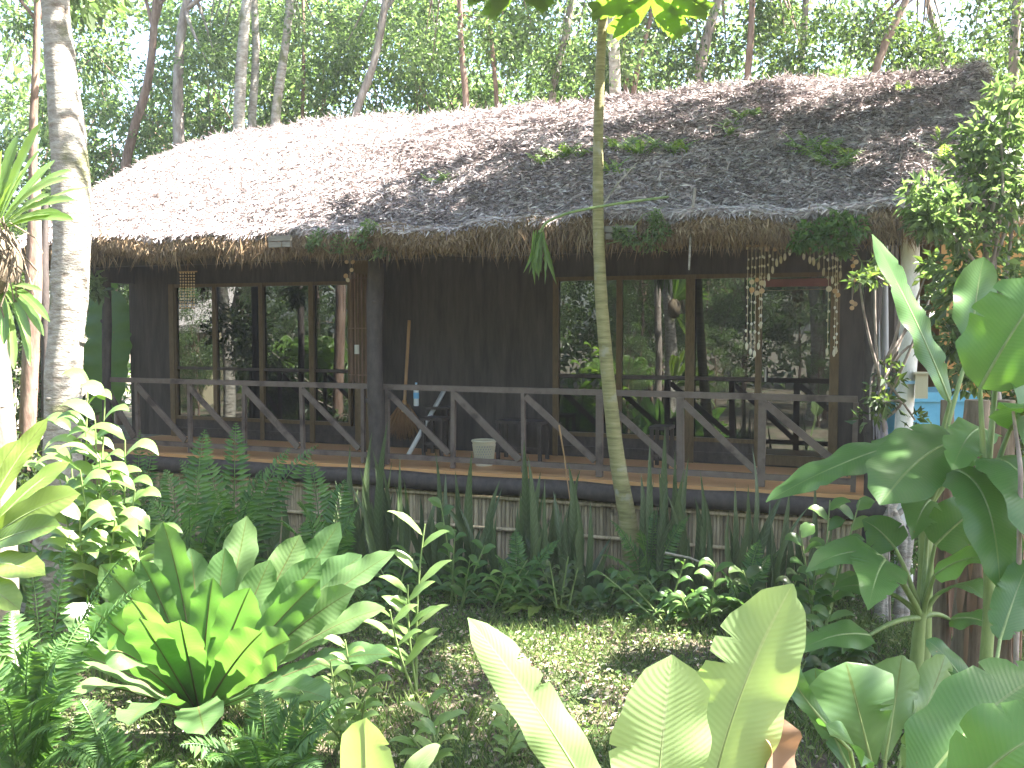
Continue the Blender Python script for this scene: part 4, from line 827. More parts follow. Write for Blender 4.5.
bigplant('banana_plant', 'tall banana plant at the right with one sunlit leaf leaning over the porch corner', 'banana plant', b,
 [((950, 402, 6.3), (872, 234, 6.4), (.03, -.05, -.02), .2, (.3, -.9, .35)), ((972, 340, 6.6), (984, 257, 6.7), (.0, .05, .02), .32, (.1, -1, .2)),
  ((960, 436, 6.3), (766, 502, 5.9), (.05, -.05, .2), .3, (-.2, -.42, 1)), ((965, 440, 6.2), (880, 505, 5.5), (0, 0, .18), .5, (-.35, -.9, .8)),
  ((988, 432, 6.3), (952, 470, 5.4), (0, 0, .2), .26, (.2, -.5, 1))],
 stem=[W(926, 560, 6.4), W(925, 505, 6.4)], stemr=.05)
b = gp(985, 5.6)
bigplant('banana_plant', 'lime leaved banana plant cut by the right edge', 'banana plant', b,
 [((980, 388, 5.6), (1050, 280, 5.5), (-.03, -.1, .1), .5, (-.5, -1, .5)), ((1000, 340, 5.8), (1035, 470, 5.4), (.1, -.1, .25), .3, (.3, -1, .4)), ((990, 460, 5.6), (1050, 560, 5.0), (.05, 0, .3), .4, (.1, -.8, .8)), ((955, 470, 5.7), (1000, 590, 5.2), (.05, -.1, .3), .34, (.0, -1, .5)),
  ((1010, 430, 5.6), (1060, 420, 5.0), (0, 0, .2), .35, (0, -.6, 1))], mat='banana', stem=[W(990, 600, 5.6), W(985, 500, 5.6)], stemr=.035)
b = gp(916, 6.0)
bigplant('taro_plant', 'broad leaved plant with fanned pale stalks under the banana leaves', 'plant', b,
 [((880, 555, 5.9), (806, 572, 5.6), (0, 0, .12), .3, (-.1, -.6, 1)), ((885, 560, 5.8), (868, 610, 5.2), (0, 0, .1), .34, (0, -.8, .8)), ((895, 548, 6.0), (862, 520, 6.1), (0, 0, .05), .26, (-.2, -1, .4)), ((935, 545, 6.0), (1010, 492, 6.0), (0, 0, .08), .32, (.1, -1, .5)),
  ((935, 575, 5.9), (1012, 565, 5.6), (0, 0, .15), .24, (.1, -.6, 1)), ((870, 635, 5.8), (793, 655, 5.5), (0, 0, .1), .22, (0, -.6, 1)), ((880, 590, 6.1), (832, 590, 6.1), (0, 0, .06), .16, (0, -.8, 1)), ((950, 620, 6.1), (1010, 640, 5.8), (0, 0, .12), .2, (0, -.6, 1)), ((930, 500, 6.3), (912, 540, 5.9), (0, 0, .1), .28, (0, -.8, 1)), ((945, 590, 6.0), (985, 600, 5.7), (0, 0, .12), .3, (.1, -.7, 1))],
 stem=[W(918, 640, 6.0), W(922, 610, 6.0)], stemr=.042, rib=.011, prof='heart')
b = gp(890, 4.3)
bigplant('canna_plant', 'rounded wavy leaf clump low at the bottom right', 'plant', b,
 [((872, 765, 4.2), (846, 662, 4.3), (-.02, -.05, .04), .36, (-.15, -1, .35)), ((885, 760, 4.4), (902, 655, 4.5), (.02, .02, .04), .25, (.2, -1, .35)), ((850, 750, 4.1), (781, 652, 4.1), (-.1, 0, .04), .1, (-.5, -.8, .6)), ((875, 780, 4.1), (830, 735, 3.7), (0, 0, .1), .22, (-.1, -.7, 1)),
  ((900, 760, 4.4), (945, 655, 4.6), (.05, 0, .05), .2, (.4, -1, .4)), ((905, 790, 4.2), (935, 730, 4.2), (0, 0, .1), .2, (.3, -.7, .8)), ((850, 770, 4.2), (815, 668, 4.4), (-.05, .05, .05), .2, (-.4, -1, .4))], mat='birdnest', prof='strap', wave=.03, rib=.009)
b = gp(960, 3.9)
bigplant('banana_sucker', 'dark broad leaves filling the bottom right corner', 'banana plant', b,
 [((920, 790, 3.7), (1050, 672, 3.9), (-.02, 0, .12), .38, (-.4, -.8, .9)), ((960, 800, 3.4), (1070, 730, 3.3), (0, 0, .12), .36, (-.3, -.8, 1)), ((985, 715, 4.6), (926, 640, 4.8), (-.03, 0, .12), .12, (-.3, -.8, .9)), ((1000, 640, 5.0), (1030, 560, 5.2), (0, 0, .05), .2, (-.2, -1, .5))], rib=.009)
b = gp(660, 3.4)
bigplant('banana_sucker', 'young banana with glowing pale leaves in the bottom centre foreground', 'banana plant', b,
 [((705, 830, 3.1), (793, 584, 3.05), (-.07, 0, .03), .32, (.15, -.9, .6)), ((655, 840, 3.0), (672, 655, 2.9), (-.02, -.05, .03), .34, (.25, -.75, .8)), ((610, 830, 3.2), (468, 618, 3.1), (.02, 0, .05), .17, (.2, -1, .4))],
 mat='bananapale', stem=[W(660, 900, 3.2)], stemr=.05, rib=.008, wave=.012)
dl = thing('withered_leaf', 'curled brown dead leaf hanging beside the glowing banana leaf', 'dead leaf', W(770, 790, 3.15)); g = G()
g.blade(bez(W(762, 702, 3.15), W(768, 800, 3.1), (.05, 0, 0)), .13, (.5, -1, .1), 'lance', nc=6, fold=.9, wave=.02, wl=.1, n=20); g.make('blade', MT['dry'], dl)
b = gp(368, 3.9)
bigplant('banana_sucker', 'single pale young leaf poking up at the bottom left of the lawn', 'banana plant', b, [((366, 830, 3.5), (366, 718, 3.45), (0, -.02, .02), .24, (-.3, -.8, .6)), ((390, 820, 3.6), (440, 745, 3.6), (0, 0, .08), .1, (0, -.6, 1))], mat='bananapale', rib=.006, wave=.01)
# dark banana behind the left end of the porch
b = gp(100, 15.7)
bigplant('banana_plant', 'dark banana plant with a broad hanging leaf at the left end of the porch', 'banana plant', b, [((112, 290, 15.4), (105, 425, 15.0), (0, -.1, .3), .76, (-.1, -1, .1)), ((108, 295, 15.6), (118, 250, 15.6), (0, 0, 0), .25, (0, -1, 0)), ((100, 300, 15.7), (60, 330, 15.6), (0, 0, .3), .3, (-.2, -.8, .6)), ((90, 300, 15.8), (30, 380, 15.6), (0, 0, .3), .35, (-.2, -.8, .6))], mat='banana', stem=[W(108, 420, 15.7), W(110, 300, 15.7)], stemr=.1)
# dry pseudostems right edge
for px, Yd, wpx, lab in ((975, 7.0, 34, 'stout dead banana stem in brown sheaths right of the blue tank'), (1003, 6.6, 26, 'second brown sheathed banana stem nearer the right edge'), (945, 7.4, 18, 'slim brown banana stem behind the fanned stalks')):
    b = gp(px, Yd); top = W(px + 3, 400, Yd); t = plant('dry_banana_plant', lab, 'banana plant', b); g = G(); r = wpx / F * Yd / 2
    g.tube(np.linspace(b, top, 18), r * np.linspace(1.15, .7, 18), 14, .12); g.make('stem', MT['drystem'], t)
    g = G()
    for k in range(16):
        z = RNG.uniform(.25, 1); p = b + (top - b) * z; a = RNG.uniform(-2.8, -.3); e = np.array([math.cos(a), math.sin(a), 0]) * r; g.blade(bez(p + e * .9, p + e * 1.5 - [0, 0, RNG.uniform(.3, .8)], e * .5), RNG.uniform(.03, .07), e, 'lance', nc=2, fold=.5, n=8)
    g.make('dry_sheath', MT['dry'], t)
simple_trunk('slim pale stake at the right edge of the lawn', [(1019, 560), (1021, 470)], 5.2, 5, 'greybark', .3)

# ---- leafy tree at the right, in front of the roof end
def leafy(label, base, trunkpts, blobs, n, L0, L1, mat, wr=.45, r0=.05, cat='tree', name='leafy_tree'):
    t = thing(name, label, cat, base); g = G(); cs = np.array([W(x, y, Yd) for x, y, Yd, r in blobs]); rr = np.array([r for *_, r in blobs])
    branchy(g, [base] + trunkpts, r0, r0 * .4, list(cs)); g.make('trunk', MT['greybark'], t)
    g = G(); p, o = crown_pts(cs, rr, n, .8); leafset(g, p, o, L0, L1, wr); g.make('crown', MT[mat], t, smooth=False); return t
b = gp(1010, 7.6)
leafy('leafy young tree at the right edge covering the roof corner', b, [W(1005, 480, 7.6), W(990, 330, 7.6), W(985, 200, 7.6)],
 [(1000, 130, 7.6, .3), (1015, 95, 7.7, .22), (985, 180, 7.6, .35), (960, 215, 7.5, .3), (930, 200, 7.4, .22), (930, 222, 7.4, .15), (1010, 210, 7.6, .4), (965, 260, 7.7, .3), (958, 300, 7.8, .24), (990, 260, 7.8, .35), (1015, 290, 7.8, .35), (1000, 330, 7.9, .3), (955, 340, 7.8, .16), (985, 150, 7.7, .22), (975, 370, 8.0, .25), (1020, 170, 7.6, .3)], 3600, .06, .13, 'forest')
b = gp(893, 8.6)
leafy('thin branches of glossy dark leaves in front of the white post', b, [W(888, 480, 8.6), W(884, 420, 8.6), W(885, 350, 8.6)],
 [(888, 375, 8.6, .16), (878, 395, 8.5, .16), (884, 402, 8.5, .1), (936, 280, 8.6, .15), (945, 310, 8.6, .15), (930, 262, 8.5, .1), (928, 350, 8.6, .08), (870, 420, 8.5, .12), (915, 420, 8.6, .1), (876, 262, 8.6, .08), (875, 275, 8.4, .1), (860, 280, 8.3, .08)], 460, .06, .12, 'forestdark', r0=.009, name='climbing_shrub', cat='shrub')
b = gp(935, 9.6)
leafy('sunny light green bush behind the banana stalks', b, [W(930, 540, 9.6), W(932, 520, 9.6), W(934, 500, 9.6)], [(905, 520, 9.6, .25), (925, 505, 9.7, .25), (950, 500, 9.8, .3), (935, 535, 9.4, .25), (900, 555, 9.3, .2), (980, 520, 9.8, .3)], 2600, .04, .09, 'shrub', r0=.02, name='bush', cat='bush')
b = gp(990, 10.5)
leafy('dense hedge bush between the tank and the right edge', b, [W(990, 500, 10.5), W(992, 460, 10.5), W(994, 420, 10.5)], [(1000, 440, 10.5, .5), (1030, 400, 10.5, .6), (1020, 480, 10.3, .5), (980, 500, 10.4, .4), (1035, 330, 10.8, .6), (1000, 350, 11.5, .5)], 4200, .06, .13, 'forestdark', r0=.04, name='bush', cat='bush')
b = gp(15, 11.4)
leafy('dark undergrowth bush left of the cottage', b, [W(15, 500, 11.4), W(14, 470, 11.4), W(14, 440, 11.4)], [(10, 480, 11.4, .5), (40, 500, 11.2, .4), (-15, 440, 11.6, .6), (70, 510, 11, .35), (0, 380, 12.5, .6), (20, 330, 13, .6), (60, 420, 12.6, .4)], 5200, .07, .15, 'forestdark', r0=.03, name='bush', cat='bush')

# ---- epiphyte on the left edge trunk
ep = thing('epiphyte', 'strap leaved epiphyte clinging to the trunk at the left edge', 'plant', W(-8, 262, 5.3)); g = G(); c0 = W(-6, 235, 5.3)
for x, y, Yd, arch, wd in [(42, 122, 5.2, (-.03, 0, .02), .075), (18, 135, 5.4, (-.02, 0, .03), .06), (70, 178, 5.0, (-.05, 0, .1), .05), (75, 200, 4.9, (-.03, 0, .1), .05), (92, 187, 5.1, (0, 0, .1), .018), (72, 170, 5.3, (0, 0, .12), .045), (74, 220, 4.9, (0, 0, .09), .05), (62, 213, 5.0, (0, 0, .08), .04), (55, 160, 5.5, (0, 0, .05), .05), (-10, 120, 5.3, (0, 0, 0), .06), (2, 150, 5.1, (0, 0, 0), .07), (28, 165, 5.0, (0, 0, .05), .055), (-5, 170, 5.0, (0, 0, 0), .07), (40, 150, 5.1, (0, 0, .05), .05), (12, 182, 4.9, (0, 0, .02), .06), (50, 195, 4.9, (0, 0, .06), .05)]:
    g.blade(bez(c0, W(x, y, Yd), arch), wd * 1.3, (-.2, -.8, .7), 'strap', nc=4, fold=.25, wave=.002, n=20)
c1 = W(-2, 285, 5.3)
for x, y, Yd, arch, wd in [(50, 322, 5.0, (0, 0, .1), .045), (44, 336, 5.0, (.02, 0, .09), .045), (30, 345, 5.0, (.05, 0, .08), .04), (30, 366, 5.0, (.06, 0, .08), .04), (14, 370, 5.1, (.04, 0, .06), .05), (4, 345, 5.1, (.03, 0, .05), .05), (42, 291, 5.0, (0, 0, .03), .035), (-6, 380, 5.0, (0, 0, .05), .05)]:
    g.blade(bez(c1, W(x, y, Yd), arch), wd, (.1, -.9, .6), 'strap', nc=4, fold=.25, wave=.002, n=20)
g.make('leaves', MT['ginger'], ep)
g = G(); g.sphere(W(-6, 262, 5.3), .16, 14, 10, (.9, .8, 1.2), .25)
for k in range(26): a = W(RNG.uniform(-12, 12), RNG.uniform(215, 260), 5.2); g.tube(bez(a, a + [RNG.normal(.05, .06), -.03, -RNG.uniform(.1, .4)], [RNG.normal(.03, .04), 0, 0]), .004, 4, cap=False)
g.make('root_ball', MT['drystem'], ep)

# ---- palm across the lawn, mirrored in the left window
def palm(label, x, y, R, n, h=.4):
    t = thing('palm', label, 'palm', (x, y, 0)); g = G()
    for k in range(n):
        a = k * 2.399; e = RNG.uniform(.5, 1.2); d = np.array([math.cos(a) * math.cos(e), math.sin(a) * math.cos(e), math.sin(e)]); b = np.array([x, y, h]); tip = b + d * R + [0, 0, -.25 * R]
        g.frond([b, b + d * R * .6 + [0, 0, .25 * R], tip], R * .55, (0, 0, 1), n=30, prof='palm', droop=.35, wr=.3)
    g.make('fronds', MT['palm'], t, smooth=False); q = G(); q.tube([(x, y, 0), (x, y, h)], [.08, .05], 8); q.make('trunk', MT['stem'], t)
palm('feathery palm out to the left of the lawn, mirrored in the left window', -6.7, 11.3, 1.45, 28, 1.5)
palm('feathery palm behind the viewpoint to the left', -6.8, 1.8, 1.6, 16, .8)
# ================================================================ SMALL OBJECTS
def LH(v): v = np.asarray(v, float); return HO + HD * v[..., 0:1] + HN * v[..., 1:2] + np.array([0, 0, 1.]) * v[..., 2:3]
class GH(G):   # author in cottage coordinates, store world
    def add(s, v, f, uv=None): G.add(s, LH(np.asarray(v, float).reshape(-1, 3)), f, uv)
    def leaves(s, p, d, nn, L, Wd, fold=.3):
        q = G(); q.leaves(p, d, nn, L, Wd, fold)
        for v, f, u in zip(q.v, q.f, q.uv): GH.add(s, v, f, u)
def hthing(name, label, cat, s, t, z, group=None): return thing(name, label, cat, HW(s, t, z), group)
# broom
MT['straw'] = surf('straw', [(.3, .15, .05), (.45, .26, .11)], 9, .8, stretch=(3, 3, .5))
MT['cane'] = surf('cane', [(.3, .17, .08), (.42, .26, .13)], 6, .5, stretch=(3, 3, 1))
MT['shell'] = island('shell', [(.5, .42, .28), (.72, .68, .55), (.62, .5, .3), (.75, .72, .66)], .4, .25)
MT['disc'] = island('disc', [(.6, .35, .16), (.7, .6, .42), (.45, .25, .13), (.66, .5, .3)], .4, .3)
MT['string'] = surf('string', [(.2, .18, .15), (.3, .27, .23)], 5)
sb, _ = HP(407, 400, TW - .12)
br = hthing('broom', 'soft straw broom with cane handle leaning head down on the dark wall', 'broom', sb, TW - .2, ZF)
g = GH(); g.tube([(sb, TW - .2, ZF + .55), (sb + .01, TW - .06, ZF + 1.72)], .022, 8); g.make('handle', MT['cane'], br)
g = GH(); K = 700; a = RNG.normal(0, .22, K); g.leaves(np.stack([sb + a * .1, np.full(K, TW - .2) + RNG.normal(0, .012, K), np.full(K, ZF + .62)], 1), np.stack([a - .12, RNG.normal(0, .08, K), -np.ones(K)], 1), np.tile([0, -1, 0], (K, 1)) + RNG.normal(0, .5, (K, 3)), RNG.uniform(.3, .52, K), .009, .1)
g.tube([(sb, TW - .2, ZF + .5), (sb, TW - .19, ZF + .66)], [.05, .028], 10); g.make('bristles', MT['straw'], br)
# white pole + bottle standing on the lower shelf
sp_, _ = HP(413, 430, 1.0)
g = GH(); g.beam((sp_ - .05, .95, ZF), (sp_ + .1, TW - .01, ZF + .78), .055, .02, up=(0, 1, 0)); tag(g.make('board', MT['whiteplastic']), 'narrow whitish board leaning behind the railing below the water bottle', 'board')
st_ = hthing('side_stand', 'dark low stand against the wall holding the water bottle', 'stand', sp_ + .12, 1.5, ZF)
g = GH(); g.box((sp_ - .06, 1.38, ZF + .56), (sp_ + .3, 1.66, ZF + .59)); g.make('top', MT['darkwood'], st_, smooth=False)
for dx, dy in ((-.03, 1.41), (.27, 1.41), (-.03, 1.63), (.27, 1.63)): g = GH(); g.beam((sp_ + dx, dy, ZF), (sp_ + dx, dy, ZF + .56), .03, .03); g.make('leg', MT['darkwood'], st_, smooth=False)
m, n_, out = newmat('clear_plastic'); pr = n_.nodes.new('ShaderNodeBsdfPrincipled'); pr.inputs['Base Color'].default_value = (.75, .82, .85, 1); pr.inputs['Roughness'].default_value = .12; pr.inputs['Alpha'].default_value = .75; n_.links.new(pr.outputs[0], out.inputs[0]); MT['clear'] = m
MT['bluelabel'] = surf('bluelabel', [(.15, .4, .65), (.2, .5, .75)], 5, .4); MT['bluecap'] = surf('bluecap', [(.3, .5, .7), (.35, .55, .75)], 5, .4)
s1_, z1_ = HP(417, 412, 1.5); zb0 = ZF + .59; bt = hthing('water_bottle', 'clear plastic water bottle with blue label standing behind the railing by the broom', 'bottle', s1_, 1.5, zb0)
g = GH(); hh = [0, .01, .06, .1, .2, .24, .27, .29]; g.tube([(s1_, 1.48, zb0 + h) for h in hh], [.03, .036, .036, .035, .036, .028, .014, .013], 12); g.make('body', MT['clear'], bt)
g = GH(); g.tube([(s1_, 1.48, zb0 + h) for h in (.1, .18)], .0375, 12, cap=False); g.make('label', MT['bluelabel'], bt)
g = GH(); g.tube([(s1_, 1.48, zb0 + h) for h in (.29, .31)], .015, 10); g.make('cap', MT['bluecap'], bt)
# waste basket
MT['cream'] = surf('cream', [(.55, .5, .36), (.62, .57, .43)], 4, .5)
sw, _ = HP(484, 450, .55); wb = hthing('waste_basket', 'cream woven plastic waste basket on the porch floor', 'basket', sw, .55, ZF)
g = GH(); R0, R1, H = .1, .14, .29; nn_ = 26
for k in range(nn_):
    for sg in (-1, 1):
        a0 = k * 6.283 / nn_; P_ = []
        for u in np.linspace(0, 1, 9): a = a0 + sg * u * .8; r = R0 + (R1 - R0) * (.2 + .65 * u); P_.append((sw + r * math.cos(a), .55 + r * math.sin(a), ZF + .05 + u * (H - .09)))
        g.tube(P_, .0065, 4, cap=False)
g.make('lattice_side', MT['cream'], wb)
g = GH(); g.tube([(sw, .55, ZF + h) for h in (0, .06)], [R0, R0 + .008], 26); g.make('foot', MT['cream'], wb)
g = GH(); th = np.linspace(0, 6.2832, 33); g.tube(np.stack([sw + R1 * np.cos(th), .55 + R1 * np.sin(th), 0 * th + ZF + H], 1), .013, 6, cap=False); g.tube([(sw, .55, ZF + H - .05), (sw, .55, ZF + H)], [R1 * .96, R1], 26, cap=False); g.make('rim', MT['cream'], wb)
g = GH(); g.tube([(sw, .55, ZF + .03), (sw, .55, ZF + H - .04)], [R0 * .9, R1 * .9], 20); g.make('liner', MT['pvc'], wb)
# dark stools / benches
def stool(px0, px1, label, t0=1.2, h=.45):
    a, _ = HP(px0, 430, t0); b, _ = HP(px1, 430, t0); st = hthing('stool', label, 'stool', (a + b) / 2, t0, ZF, 'dark stools on the porch')
    g = GH(); g.box((a, t0 - .16, ZF + h), (b, t0 + .16, ZF + h + .035)); g.make('seat', MT['darkwood'], st, smooth=False)
    for x in (a + .03, b - .03):
        for y in (t0 - .13, t0 + .13): g = GH(); g.beam((x, y, ZF), (x, y, ZF + h), .04, .04); g.make('leg', MT['darkwood'], st, smooth=False)
    g = GH(); g.beam((a + .05, t0 - .13, ZF + .15), (b - .05, t0 - .13, ZF + .15), .03, .03); g.make('stretcher', MT['darkwood'], st, smooth=False)
stool(426, 448, 'dark wooden stool between the board and the waste basket'); stool(500, 546, 'dark wooden bench right of the waste basket'); stool(652, 672, 'dark stool against the panes right of the papaya stem')
# shell curtain at the door
def disc(g, c, r, nrm_=(0, -1, 0)):
    a = nrm(np.cross(nrm_, [0, .1, 1])); b = np.cross(nrm_, a); th = np.linspace(0, 6.283, 9)[:-1]; c = np.asarray(c, float)
    ring = [c + (a * math.cos(x) + b * math.sin(x)) * r for x in th]; off = np.asarray(nrm_) * .003
    v = [p + off for p in ring] + [p - off for p in ring]; n = 8
    G_f = [(i, (i + 1) % n, n + (i + 1) % n, n + i) for i in range(n)]; g.add(v, G_f); g.add([c + off * 1.6] + [p + off for p in ring], [(0, 1 + i, 1 + (i + 1) % n) for i in range(n)]); g.add([c - off * 1.6] + [p - off for p in ring], [(0, 1 + (i + 1) % n, 1 + i) for i in range(n)])
def shell_string(root, px, y0, y1, t_, step=8.5, big=True, mat='shell'):
    s0, za = HP(px, y0, t_); _, zb = HP(px, y1, t_); g = GH(); g.tube([(s0, t_, za), (s0 + .004, t_, zb)], .0022, 4, cap=False); g2 = g
    z = za - .02; 
    while z > zb:
        g2.sphere((s0 + RNG.normal(0, .004), t_, z), RNG.uniform(.009, .014), 7, 5, (1, .6, 1.3), .3); z -= step / 92 * RNG.uniform(.8, 1.25)
    if big: g2.sphere((s0, t_, zb), .02, 8, 6, (.75, .5, 1.9), .2)
    o = g2.make('shell_string', MT[mat], root); return s0
def cluster(root, pts, t_, r=.027):
    g = GH(); q_ = [HP(x, y, t_) for x, y in pts]; g.tube([(a, t_, b) for a, b in q_], .0015, 3, cap=False)
    for x, y in pts: s0, z0 = HP(x, y, t_); disc(g, (s0, t_ - .012 * random.random(), z0), r * random.uniform(.85, 1.1), nrm([RNG.normal(0, .2), -1, RNG.normal(0, .2)]))
    g.make('shell_discs', MT['disc'], root)
TC = -.12; s0, z0 = HP(795, 250, TC)
sc_ = hthing('shell_curtain', 'arched curtain of shell strings hanging in front of the glass door', 'wind chime', s0, TC, z0)
strs = [(748, 346), (752, 352), (756, 354), (760, 346), (762, 325), (765, 284), (769, 277), (773, 270), (777, 263), (781, 260), (785, 257), (790, 252), (797, 250), (804, 256), (810, 260), (814, 262), (819, 266), (824, 272), (829, 352), (833, 280), (836, 353), (838, 350), (841, 275)]
for px, y1 in strs: shell_string(sc_, px, 246, y1, TC, big=True)
g = GH(); a, z = HP(746, 246, TC); b, _ = HP(843, 246, TC); g.tube([(a, TC, z), (b, TC, z)], .012, 6); g.make('hanging_rod', MT['cane'], sc_)
cluster(sc_, [(752, 282), (757, 280), (762, 283), (752, 290), (757, 293), (762, 291), (829, 289), (835, 291), (838, 295)], TC - .02); cluster(sc_, [(767, 249), (775, 249), (810, 248), (830, 247), (834, 246)], TC - .02, .024)
s0, z0 = HP(853, 250, -.2); wc = hthing('wind_chime', 'brown shell cluster chime hanging right of the shell curtain', 'wind chime', s0, -.2, z0)
g = GH(); _, za = HP(853, 236, -.2); _, zb = HP(853, 308, -.2); g.tube([(s0, -.2, za), (s0, -.2, zb)], .003, 4); g.make('thread', MT['string'], wc)
cluster(wc, [(851, 253), (855, 254), (852, 259), (856, 262), (853, 266), (851, 279), (855, 280), (852, 302), (855, 304), (852, 308)], -.21, .024)
s0, z0 = HP(187, 272, -.2); cp = hthing('wind_chime', 'golden capiz shell chime of small squares hanging at the left window', 'wind chime', s0, -.2, z0)
for i in range(6):
    g = GH()
    for j in range(13): s1, z1 = HP(180.5 + i * 2.7, 273 + j * 2.9, -.2); disc(g, (s1, -.2, z1), .0115, nrm([RNG.normal(0, .25), -1, RNG.normal(0, .25)]))
    g.make('shell_string', MT['disc'], cp)
g = GH(); a, z = HP(179, 272, -.2); b, _ = HP(197, 272, -.2); g.tube([(a, -.2, z), (b, -.2, z)], .008, 5); g.tube([((a + b) / 2, -.2, z), ((a + b) / 2, -.2, z + .12)], .003, 4); g.make('hanging_rod', MT['cane'], cp)
s0, z0 = HP(350, 262, -.2); cp = hthing('wind_chime', 'small chime of round tan shells above the bamboo wrapped column', 'wind chime', s0, -.2, z0)
cluster(cp, [(347, 262), (353, 262), (352, 270), (348, 280), (346, 276)], -.2, .027)
g = GH(); _, za = HP(350, 255, -.2); g.tube([(s0, -.2, za), (s0, -.2, z0 - .2)], .003, 4); g.make('thread', MT['string'], cp)
# mop
MT['mop'] = island('mop', [(.28, .25, .29), (.42, .38, .42)], .9)
s0, z0 = HP(880, 391, .0); mp_ = hthing('mop', 'grey string mop hanging upside down beside the white post', 'mop', s0, -.02, z0)
g = GH()
for k in range(34): x = RNG.normal(0, .025); L = RNG.uniform(.35, .6); g.tube([(s0 + x * .5, -.02, z0), (s0 + x * 1.3, -.05 + RNG.normal(0, .02), z0 - L * .4), (s0 + x * 2 + .03, -.03 + RNG.normal(0, .025), z0 - L)], .006, 4, cap=False)
g.make('strings', MT['mop'], mp_); g = GH(); g.tube([(s0, -.01, z0 + .02), (s0 - .03, .02, z0 + .75)], .012, 6); g.make('handle', MT['pvc'], mp_)
# birdhouse like box on the white post
s0, z0 = HP(921, 384, -.3); q = HW(s0, -.3, z0); bxr = thing('letter_box', 'small cream wooden box fixed at the right of the white post', 'box', q)
g = GH(); g.box((s0 - .05, -.36, z0 - .13), (s0 + .06, -.24, z0 + .09)); g.make('body', MT['cream'], bxr, smooth=False); g = GH(); g.box((s0 - .065, -.38, z0 + .092), (s0 + .075, -.22, z0 + .11)); g.make('lid', MT['cream'], bxr, smooth=False)
g = GH(); g.box((s0 - .14, -.34, z0), (s0 - .051, -.31, z0 + .03)); g.make('bracket', MT['bluecap'], bxr, smooth=False)
# neighbouring orange house with blue tank
nb = thing('neighbour_house', 'orange painted house glimpsed through leaves at the right', 'house', (8.2, 13.6, 0))
MT['orange'] = surf('orange', [(.55, .3, .1), (.68, .4, .16)], 3, .8); MT['blue'] = surf('blue', [(.1, .33, .5), (.14, .42, .6)], 4, .45)
g = G(); g.box((5.4, 12.6, 0), (10.5, 15.5, 3.9)); g.make('wall', MT['orange'], nb, smooth=False)
g = G(); g.add([(5.0, 12.2, 3.85), (10.9, 12.2, 3.85), (10.9, 14, 5.1), (5.0, 14, 5.1), (5.0, 12.2, 3.95), (10.9, 12.2, 3.95), (10.9, 14, 5.2), (5.0, 14, 5.2)], [(0, 3, 2, 1), (4, 5, 6, 7), (0, 1, 5, 4), (1, 2, 6, 5), (3, 7, 6, 2), (0, 4, 7, 3)])
g.add([(5.0, 15.9, 3.85), (10.9, 15.9, 3.85), (10.9, 14, 5.1), (5.0, 14, 5.1)], [(0, 1, 2, 3)]); g.make('roof', MT['thatch_base'], nb, smooth=False)
g = G(); g.box((6.4, 12.55, 1), (7.3, 12.596, 2.2)); g.make('window', MT['darkwood'], nb, smooth=False)
ta = W(912, 392, 10.3); tb = W(972, 440, 10.3); tk = thing('water_trough', 'light blue painted tank seen between the white post and banana stems', 'tank', ((ta[0] + tb[0]) / 2, 10.6, 0))
g = G(); g.box((ta[0], 10.3, tb[2] - .35), (tb[0], 11.1, ta[2] - .1)); g.make('body', MT['blue'], tk, smooth=False)
g = G(); g.box((ta[0] - .04, 10.26, ta[2] - .1), (tb[0] + .04, 11.14, ta[2])); g.make('rim', MT['blue'], tk, smooth=False)
for x in (ta[0] + .06, tb[0] - .06):
    for y in (10.38, 11.02): g = G(); g.beam((x, y, 0), (x, y, tb[2] - .35), .08, .08); g.make('leg', MT['railwood'], tk, smooth=False)
# driftwood by the white post
dw = thing('driftwood', 'pale twisted driftwood root at the foot of the white post', 'driftwood', HW(S(895, -.5, 520), -.5, 0)); g = G()
for pts in ([(880, 575), (886, 520), (900, 490), (912, 470)], [(905, 590), (903, 530), (890, 505), (878, 500)], [(898, 560), (912, 520), (905, 490), (893, 470)], [(888, 570), (880, 540), (892, 520), (908, 505)]):
    P_ = [W(x, y, 8.75) for x, y in pts]; P_[0][2] = 0; g.tube(P_, [.05, .04, .035, .02], 8, .15)
g.make('root', MT['whitebark'], dw)

# ---------------------------------------------------------------- growth on the roof and eave
def roofpt(px, py):
    """point on the front slope seen at this photo position"""
    best = None
    for t_ in np.linspace(-.45, TR, 160):
        s_, z_ = HP(px, py, t_); e = abs(z_ - front_z(s_, t_)); 
        if best is None or e < best[0]: best = (e, s_, t_, front_z(s_, t_))
    return HW(*best[1:])
def roof_fern(label, spots):
    c = roofpt(*spots[0][:2]); t = thing('roof_fern', label, 'fern', c, 'ferns growing on the thatch'); g = G()
    for px, py, n, R in spots:
        b = roofpt(px, py); R *= 1.25
        for k in range(int(n * 1.6)):
            a = RNG.uniform(0, 6.28); tip = b + [math.cos(a) * R, math.sin(a) * R * .6, R * RNG.uniform(.2, .8)]; g.frond(bez(b + RNG.normal(0, .05, 3) * [1, 1, .2], tip, (0, 0, R * .25)), R * .55, (0, -.4, 1), n=9, wr=.4)
    g.make('fronds', MT['roofgreen'], t, smooth=False)
MT['roofgreen'] = leafmat('roofgreen', [(.1, .17, .05), (.16, .25, .07), (.24, .3, .12)], .5, .4)
roof_fern('band of small ferns on the thatch behind the papaya stem', [(560, 160, 9, .22), (585, 158, 6, .2), (620, 152, 7, .22), (640, 156, 9, .22), (665, 152, 9, .22), (680, 155, 5, .2), (545, 165, 5, .2), (615, 175, 6, .2)])
roof_fern('spreading fern low on the right part of the thatch', [(815, 158, 8, .25), (835, 170, 8, .25), (805, 150, 4, .2), (850, 160, 4, .22)])
